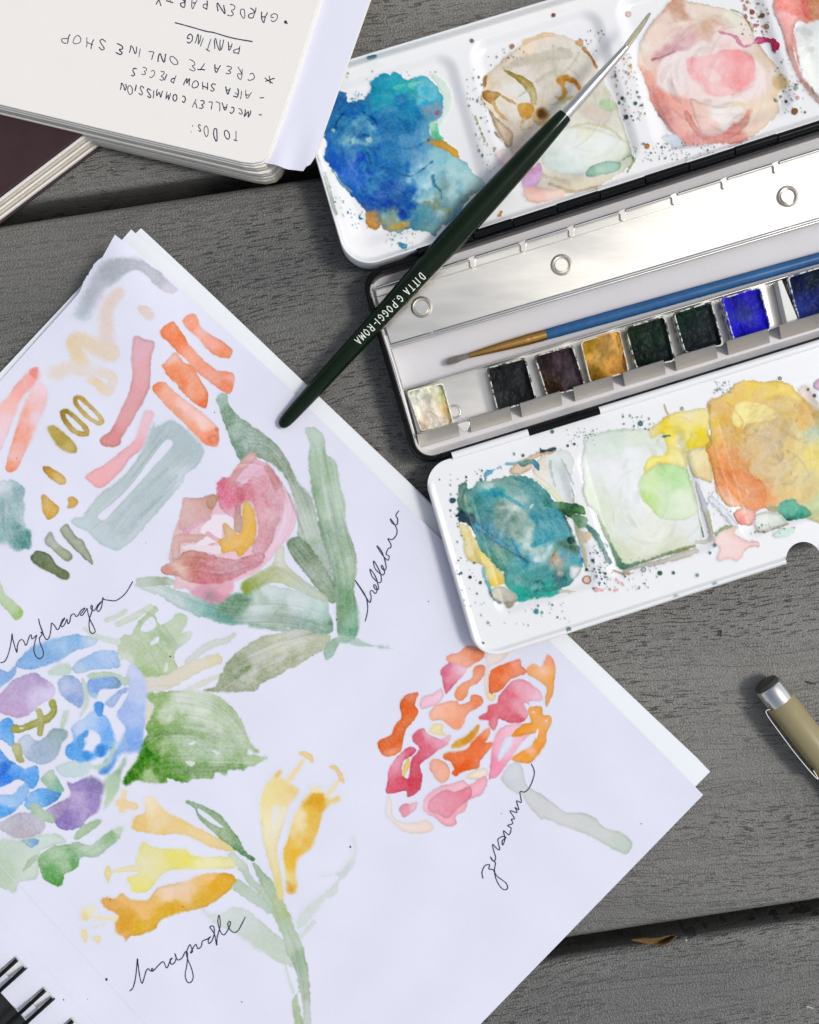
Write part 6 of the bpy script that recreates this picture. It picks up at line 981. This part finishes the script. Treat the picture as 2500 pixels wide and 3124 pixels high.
B_('G', '365,820 400,740 480,670 600,650 720,690 760,760 800,940 810,1010 720,1070 600,1075 520,1050 460,980 400,930', [(450, 780, 'd8ebbc'), (600, 700, 'c2e4aa'), (650, 800, 'bfe2ae'), (450, 930, 'c8e498'), (700, 950, 'e2edd8'), (600, 1000, 'd8eacc'), (550, 860, 'd2e8c6'), (390, 840, 'd9ead0')], 6, .25, 3)
fc.group('yellow_paint_puddle')
B_('G', '440,400 530,330 600,280 700,260 900,240 910,300 890,420 920,480 870,540 760,600 720,680 640,660 540,650 470,680 420,720 410,660 450,600 560,580 570,480 540,430 470,470 450,440', [(480, 400, 'e6d6a0'), (570, 340, 'eed22c'), (650, 380, 'f0da4c'), (610, 390, 'f2de58'), (800, 300, 'f1e4b0'), (840, 440, 'e8d214'), (880, 480, 'e8cc30'), (720, 470, 'f8f3c4'), (620, 560, 'f3e274'), (480, 640, 'f3ea90'), (760, 600, 'f0e4a4'), (870, 350, 'f0e090'), (650, 300, 'f0dc7c'), (700, 620, 'f4ecb0')], 6, .3, 4, 1, .3, 24)
B_('G', '740,560 880,540 910,620 920,780 850,772 770,725', [(800, 620, 'eee4b8'), (860, 740, 'ead4a4')], 6, .35, 3); L_('G', '545,448 600,440', 14, '246284', 5, .2, 3); L_('G', '565,210 575,250 595,285', (6, 10, 20), 'ecdcb0', 5, .3, 3); fc.dot('G', 695, 238, 13, 'bdb59c', .6)
fc.group('ochre_paint_puddle')
B_('G', '890,200 960,150 1040,110 1100,50 1180,25 1300,40 1430,30 1530,60 1545,90 1600,140 1660,200 1725,250 1800,300 1800,900 1760,1090 1640,1060 1500,1080 1400,1020 1320,990 1200,1000 1100,960 1050,980 990,920 950,830 940,760 900,600 875,530 910,450 900,360', [(1200, 60, 'efd25e'), (1430, 60, 'ebce68'), (1500, 100, 'eed478'), (1000, 180, 'e3be7a'), (930, 260, 'dcb878'), (950, 300, 'e2ba68'), (1100, 150, 'e8c670'), (1050, 260, 'e2bc74'), (1300, 130, 'e6c674'), (1600, 200, 'dfb874'), (920, 500, 'd2ae3c'), (950, 430, 'd9b64c'), (1050, 450, 'e0b878'), (1000, 600, 'e4a468'), (1100, 650, 'e2a26c'), (1080, 760, 'e88e56'), (1200, 850, 'e79258'), (1280, 940, 'ea9660'), (1000, 850, 'f0a472'), (1180, 520, 'dcc39a'), (1350, 500, 'd7c2a0'), (1300, 650, 'dcc59c'), (1450, 400, 'd8c39a'), (1500, 600, 'e0c88c'), (1650, 350, 'e2be7a'), (1560, 580, 'e0cc84'), (1700, 650, 'edd87a'), (1450, 800, 'dec488'), (1400, 720, 'dac39a'), (1600, 800, 'dccd9c'), (1530, 820, 'e6cc94'), (1680, 950, 'ccd6b0'), (1700, 480, 'c6d4b6'), (1380, 270, 'dcc07c'), (1330, 400, 'd4bc94')], 6, .3, 5, 1, .4, 30)
B_('G', '1070,280 1100,220 1140,195 1250,195 1330,220 1380,260 1390,310 1300,330 1200,350 1140,385 1080,340', [(1120, 260, 'f4e8a8'), (1250, 240, 'f2e298'), (1340, 290, 'eed898')], 6, .1, 4); B_('G', '960,690 1050,700 1180,700 1240,760 1310,800 1320,930 1280,1000 1190,1000 1110,920 1030,820', [(1050, 740, 'e6945c'), (1200, 800, 'e8925a'), (1270, 950, 'eb9a66')], 8, .25, 3); B_('G', '955,800 1000,840 1060,900 1130,960 1060,978 1000,930 950,850', [(980, 850, 'f2b08a'), (1080, 950, 'f6c0a2')], 5, .3, 3)
L_('G', '910,600 940,760 1000,920 1050,975', (6, 10, 10, 6), 'd89458', 6, .2, 2, .7); L_('G', '900,210 905,350 890,430 915,500 880,540', (10, 8, 8, 8, 6), 'b99a48', 6, .2, 2, .7)
for p, w_, c in (('1180,350 1170,520 1200,640 1170,700', 10, 'd8a86c'), ('1000,300 1060,420 1160,560', 8, 'd4ae68'), ('1560,120 1650,230 1690,330', 10, 'cfa866'), ('1380,350 1500,430 1640,500', 12, 'cdb88e'), ('1440,700 1560,650 1700,620', 14, 'e8d498'), ('1210,720 1290,750 1320,800', 10, 'e8c87c'), ('1040,200 1150,330 1120,400', 8, 'd2aa58')): L_('G', p, w_, c, 8, .15, 4, .6)
for i in range(26):
    g_ = np.random.default_rng(i); x, y, a = 950+g_.random()*700, 80+g_.random()*780, g_.random()*3; l = 14+26*g_.random(); L_('G', [(x, y), (x+l*math.cos(a), y+l*math.sin(a))], 4+4*g_.random(), ['f0dcac', 'c89a58', 'e8cc90', 'd0ae70'][i % 4], 4, 0, 2, .6)
B_('G', '1330,970 1400,980 1440,940 1520,920 1580,960 1630,985 1662,1030 1600,1062 1490,1082 1440,1040 1400,1000', [(1470, 975, '62b6a2'), (1560, 960, '72bca4'), (1600, 1020, '48a090'), (1500, 1068, '2a5c5c'), (1370, 985, 'a8c8ac'), (1640, 1020, '7abaa0')], 5, .35, 3); B_('G', '1240,1040 1400,1015 1480,1085 1485,1112 1380,1140 1300,1168 1250,1150', [(1300, 1080, 'e6ece6'), (1430, 1100, 'dde8e0')], 6, .6, 3); L_('G', '1250,1155 1310,1168 1400,1140 1490,1105', (6, 8, 6, 14), 'b4a890', 5, .3, 4, .8)
B_('G', '1390,1180 1480,1140 1555,1148 1500,1192 1400,1205', 'd2ece5', 9, .2, 4); fc.dot('G', 1252, 404, 12, '9fb88c', .2, 8)
fc.group('coral_paint_spot')
B_('G', '1080,1030 1150,985 1245,1010 1240,1090 1190,1122 1120,1100', [(1110, 1050, 'e69488'), (1200, 1050, 'f2bcb0'), (1150, 1000, 'f4d0bc'), (1210, 1110, 'dc9c9c')], 5, .5, 4); fc.group('rose_paint_puddle'); B_('G', '940,1200 960,1160 1030,1140 1100,1130 1100,1180 1180,1230 1250,1230 1282,1270 1190,1290 1120,1382 1050,1362 960,1372 982,1290 940,1250', [(1000, 1200, 'f4dcdc'), (1100, 1300, 'f4d8d8'), (1030, 1160, 'f0d0c8'), (1200, 1260, 'f4d4d6')], 6, .3, 4); L_('G', '950,1180 1000,1140 1060,1125', (26, 22, 8), 'a8bc98', 7, .3, 4); fc.group('mauve_paint_spot'); B_('G', '1690,40 1800,-20 1800,95 1700,92', 'd4b0c8', 6, .4, 4); B_('G', '1560,110 1640,60 1690,150 1740,240 1690,250 1640,190', 'efdfd0', 9, .2, 4, .8)
fc.group('teal_paint_puddle')
B_('F', '820,500 870,430 960,380 1050,340 1170,320 1150,350 1080,370 1000,420 1000,470 940,500 880,530', [(850, 490, 'dcc6b0'), (960, 430, 'e0c8b0'), (1100, 345, 'd4a888'), (1000, 380, 'e2cab4')], 6, .4, 4); B_('F', '600,570 615,500 700,470 745,452 770,470 690,500 640,540 620,600', [(620, 540, '4a9cc4'), (720, 470, '8cc4dc')], 6, .3, 6, .9); L_('F', '780,440 850,432 890,425', (10, 14, 8), '6ab0c0', 6, .3, 4, .8)
B_('F', '400,920 480,950 520,1020 580,1130 650,1200 760,1320 770,1400 680,1425 640,1380 600,1260 520,1240 460,1180 430,1040', [(440, 980, 'ebe0aa'), (470, 1060, 'e4d084'), (560, 1160, 'dac470'), (690, 1380, 'dfc04c'), (650, 1280, 'd6ca80'), (500, 1120, 'eadeb0'), (740, 1330, 'e0d49c')], 6, .35, 4)
B_('F', '400,900 398,640 450,585 480,640 560,580 640,570 760,550 900,535 1000,560 1100,640 1180,760 1240,840 1290,950 1340,1050 1370,1150 1402,1270 1370,1300 1330,1380 1240,1440 1220,1470 1130,1510 1000,1530 880,1545 860,1500 800,1460 770,1400 760,1320 700,1260 600,1150 540,1050 500,950 430,910', [(440, 880, '16404e'), (430, 620, '4f7a72'), (450, 760, '5a8a72'), (520, 720, '2a7c80'), (640, 680, '2a90a0'), (620, 600, 'b8d0c8'), (720, 600, '8fb0a8'), (800, 600, '74a09c'), (950, 600, '3f8a90'), (1000, 720, '358a92'), (1100, 720, '2a7a78'), (560, 800, '2a8088'), (700, 745, '3f9ca0'), (700, 860, '6a8c80'), (850, 900, '567f70'), (760, 800, 'a8c0b8'), (830, 780, 'd4e2de'), (950, 850, '86a296'), (1000, 980, 'bccfc8'), (930, 1080, 'c8dad4'), (1000, 1150, 'ccdfe2'), (870, 1000, '8aa89c'), (1080, 880, '2a8494'), (1200, 900, '368c9e'), (1150, 1000, '2a90a2'), (1250, 1000, '4a98a4'), (560, 960, '1f6a7c'), (650, 1030, '1f78a0'), (620, 1120, '3f8a84'), (700, 1150, '44886e'), (850, 1100, '1c80a4'), (950, 1200, '2a8aa6'), (750, 1250, '469088'), (880, 1300, '419896'), (1000, 1300, '4a9a9c'), (1100, 1350, '41969c'), (900, 1420, '62a29e'), (1000, 1450, '4c9c98'), (1130, 1490, '22b09a'), (900, 1520, '20a898'), (1230, 1370, '2a6468'), (1190, 1220, 'c8ae98'), (1300, 1180, '6aa4ba'), (1350, 1230, '58b4b6'), (1300, 1080, '4a6a58'), (1120, 1100, 'c4dce0'), (1230, 1130, '6a9a90'), (1100, 1040, '3fa0b0'), (1040, 1400, '5a9a9a')], 6, .3, 5, 1, .3, 26)
for p, w_, c, o in (('460,880 560,960 700,1060 850,1160 950,1230', (60, 50, 44, 34, 20), '1c6078', .75), ('540,940 700,1050 900,1180', (8, 14, 8), '2f9ac0', .8), ('600,1000 720,1130 830,1150', (14, 30, 10), '3a7858', .7), ('640,700 740,690 840,740 960,810', (40, 26, 34, 20), '2490a8', .75), ('860,560 960,600 1080,720 1150,800', (12, 20, 30, 20), '2a7878', .7), ('1100,900 1200,980 1290,1010', 14, '5ab0bc', .6), ('1240,840 1300,960 1345,1080 1370,1130', (10, 14, 14, 8), '2a5c5c', .8), ('1000,1100 1080,1060 1130,1020', (30, 40, 20), '2f98b0', .8), ('980,790 1000,770', 16, 'c8e0d8', .9), ('1370,1120 1390,1200 1400,1270', 9, '3a74b4', .9), ('1080,1460 1180,1440 1260,1380', (20, 30, 30), '3a7c80', .7), ('700,1210 780,1230 830,1225', 6, '2a6a66', .7), ('560,880 580,800 660,740', (20, 24, 14), '3a8a80', .6), ('1010,1400 1060,1380 1090,1440 1010,1470', 6, '2a6870', .7), ('1180,1150 1150,1210 1180,1270 1230,1280', 6, '8a7a64', .8)): L_('F', p, w_, c, 8, .2, 4, o)
L_('F', '1020,555 1130,640 1235,755', (20, 40, 26), 'e6e6ba', 12, .1, 3, .9); B_('F', '405,905 400,830 440,815 460,870 500,850 540,890 480,940 440,920', '163a44', 7, .3, 6); B_('F', '400,680 400,610 455,582 468,640 440,690 445,760 425,770 420,690', '4a766a', 6, .3, 5)
B_('F', '890,432 950,402 1010,400 1045,440 1048,488 1022,470 990,442 920,455', [(920, 435, '6a9a98'), (1020, 440, '3f8aa4')], 5, .35, 3); B_('F', '1060,308 1080,325 1170,310 1178,322 1080,346 1055,350', '28444e', 4, .2, 3)
B_('F', '1150,760 1260,752 1380,770 1425,820 1420,855 1350,840 1310,872 1240,830', [(1190, 770, '6aa088'), (1270, 770, '44764a'), (1285, 840, '1f4f2c'), (1400, 800, '588a4c')], 5, .4, 3); B_('F', '1320,850 1420,860 1445,890 1430,945 1380,962 1330,900', [(1350, 880, '6c9a70'), (1420, 900, '8cb09a')], 7, .35, 4)
B_('F', '655,1480 700,1440 780,1440 870,1500 850,1565 760,1562 690,1540', [(720, 1480, 'c8c6ba'), (800, 1520, 'bcb8ac'), (770, 1460, 'd4d2c8')], 5, .8, 3); L_('F', '640,1420 680,1530 760,1570 860,1550', (10, 10, 8, 6), '4f6c6c', 6, .3, 4, .8); B_('F', '780,1570 820,1555 860,1560 820,1600 780,1600', 'b4ac9c', 5, .7, 3); B_('F', '1300,1275 1370,1262 1390,1300 1330,1370 1300,1340', 'e6eaee', 5, .6, 3); B_('F', '1220,1460 1330,1465 1345,1475 1300,1488 1230,1478', 'd8d6c2', 6, .4, 3); L_('F', '595,1280 620,1380 660,1460', (10, 18, 8), '66b8b4', 7, .3, 4, .8)
fc.group('paint_splashes')
for x, y, r, c in ((350, 735, 24, '2a5666'), (1305, 1060, 27, '24443e'), (385, 858, 10, '2a4a50'), (1158, 178, 13, '3f9a5c'), (1060, 168, 7, '4a9468'), (920, 370, 13, '3f7078'), (580, 566, 12, '3f7a78'), (492, 1356, 12, '28444e'), (574, 1400, 12, '34505c'), (420, 1322, 9, '3a8a8c'), (1028, 1632, 19, '4a929c'), (1074, 1642, 10, '7ab0a0'), (638, 1724, 11, 'a8bcb0'), (245, 566, 5, '3a6a9a'), (1586, 1328, 9, '3a7890'), (1480, 1218, 8, '3a6478'), (1292, 1780, 18, '7aa898'), (598, 1888, 8, '26303a'), (525, 1240, 9, '3f8480'), (1435, 1295, 12, '3a6a5c'), (1042, 1588, 6, '3a7a84'), (1157, 1580, 7, '3a7a84'), (1200, 1680, 6, '3a6a8a'), (460, 545, 8, '2a4a5a'), (1335, 278, 10, '2a4452'), (1282, 292, 11, '2a4452'), (850, 358, 11, '9cb4ac')): fc.dot('F', x, y, r, c, .6)
fc.dot('F', 1435, 1375, 33, 'b07a6a', .6); fc.dot('F', 1435, 1375, 24, 'e4c0ac', .1)
for x, y, r, c in ((382, 352, 19, '4a868a'), (528, 1475, 17, '2f6a58'), (630, 1472, 11, '3a7c64'), (810, 1490, 12, '7aa09c'), (943, 1558, 14, 'a0b8b4'), (655, 1655, 18, 'c4c0bc'), (940, 1265, 13, '7a8c90'), (905, 1322, 10, '4a8490'), (118, 1478, 9, '3a7468'), (22, 1380, 8, '2a5a6a'), (415, 1553, 5, '4a7a7a'), (1430, 12, 14, 'a4a8a4'), (1690, 140, 14, '8a7480'), (1640, 95, 11, '9a8088')): fc.dot('G', x, y, r, c, .7)
fc.spray('F', (330, 480, 640, 960), 40, ['2f6070', '4a7a80', '3a6a60'], 2, 9, 21, lambda x, y: x < 420 or y < 600); fc.spray('F', (370, 940, 620, 1700), 46, ['2f6070', '4a8a8a', '34545c'], 2, 8, 22, lambda x, y: x < 420+(y-940)*.28); fc.spray('F', (1420, 1080, 1640, 1460), 66, ['2a4a5a', '4a7a88', '7a9aa0'], 2, 10, 23, lambda x, y: x > 1450); fc.spray('F', (1250, 150, 1520, 300), 40, ['3a6a78', '6a9298', '9ab4b8'], 2, 7, 24); fc.spray('F', (600, 1560, 1300, 1760), 26, ['6a9a98', '8aa4a4'], 2, 6, 25)
fc.spray('G', (250, 270, 480, 400), 24, ['2f6a74', '4a8488', '8aa4a4'], 2, 8, 26); fc.spray('G', (20, 1250, 520, 1600), 60, ['2f5a64', '3f7470', '7a9a9a', 'b0bcbc'], 2, 8, 27, lambda x, y: y > 1380+(x-20)*-.1 or x < 140); fc.spray('G', (930, 30, 1060, 120), 34, ['7a8a94', '9aa8b0'], 2, 9, 28); fc.spray('G', (880, 860, 1060, 1040), 30, ['7a8ea0', 'a4b4c4'], 2, 6, 29); fc.spray('G', (1180, 1100, 1560, 1180), 20, ['8a8a84', '9ac8b8'], 2, 7, 30)
for p in ('1675,1378 1700,1395 1722,1415',): L_('F', p, 16, 'e8aeb0', 5, .2, 4)
L_('G', '40,1600 70,1608 100,1605', 16, 'ecb8b8', 5, .2, 5); L_('G', '190,1605 210,1598', 12, 'ecb8b8', 5, .2, 3); L_('G', '200,1525 225,1545 255,1565', (10, 14, 8), 'eab0b4', 5, .2, 4); fc.dot('G', 153, 1597, 9, 'ecb8b8')
fc.swirl('F', (900, 1050), 440, 540, -25, 220, 15, .65); fc.swirl('G', (1350, 560), 440, 520, 10, 170, 16, .45); fc.swirl('G', (420, 900), 420, 480, 0, 60, 17, .4); fc.swirl('G', (660, 460), 260, 200, 0, 60, 18, .5)
fc.films(zflap, .00005, M['gloss_film'], flap, alb(ENAMEL), .0003, lambda x, y: (dist_rr(*FLAP.inv(x, y), 0, 0, FLAP.U, FLAP.V, 80) > 5) & (np.hypot(x-2452, y-1706) > 57))
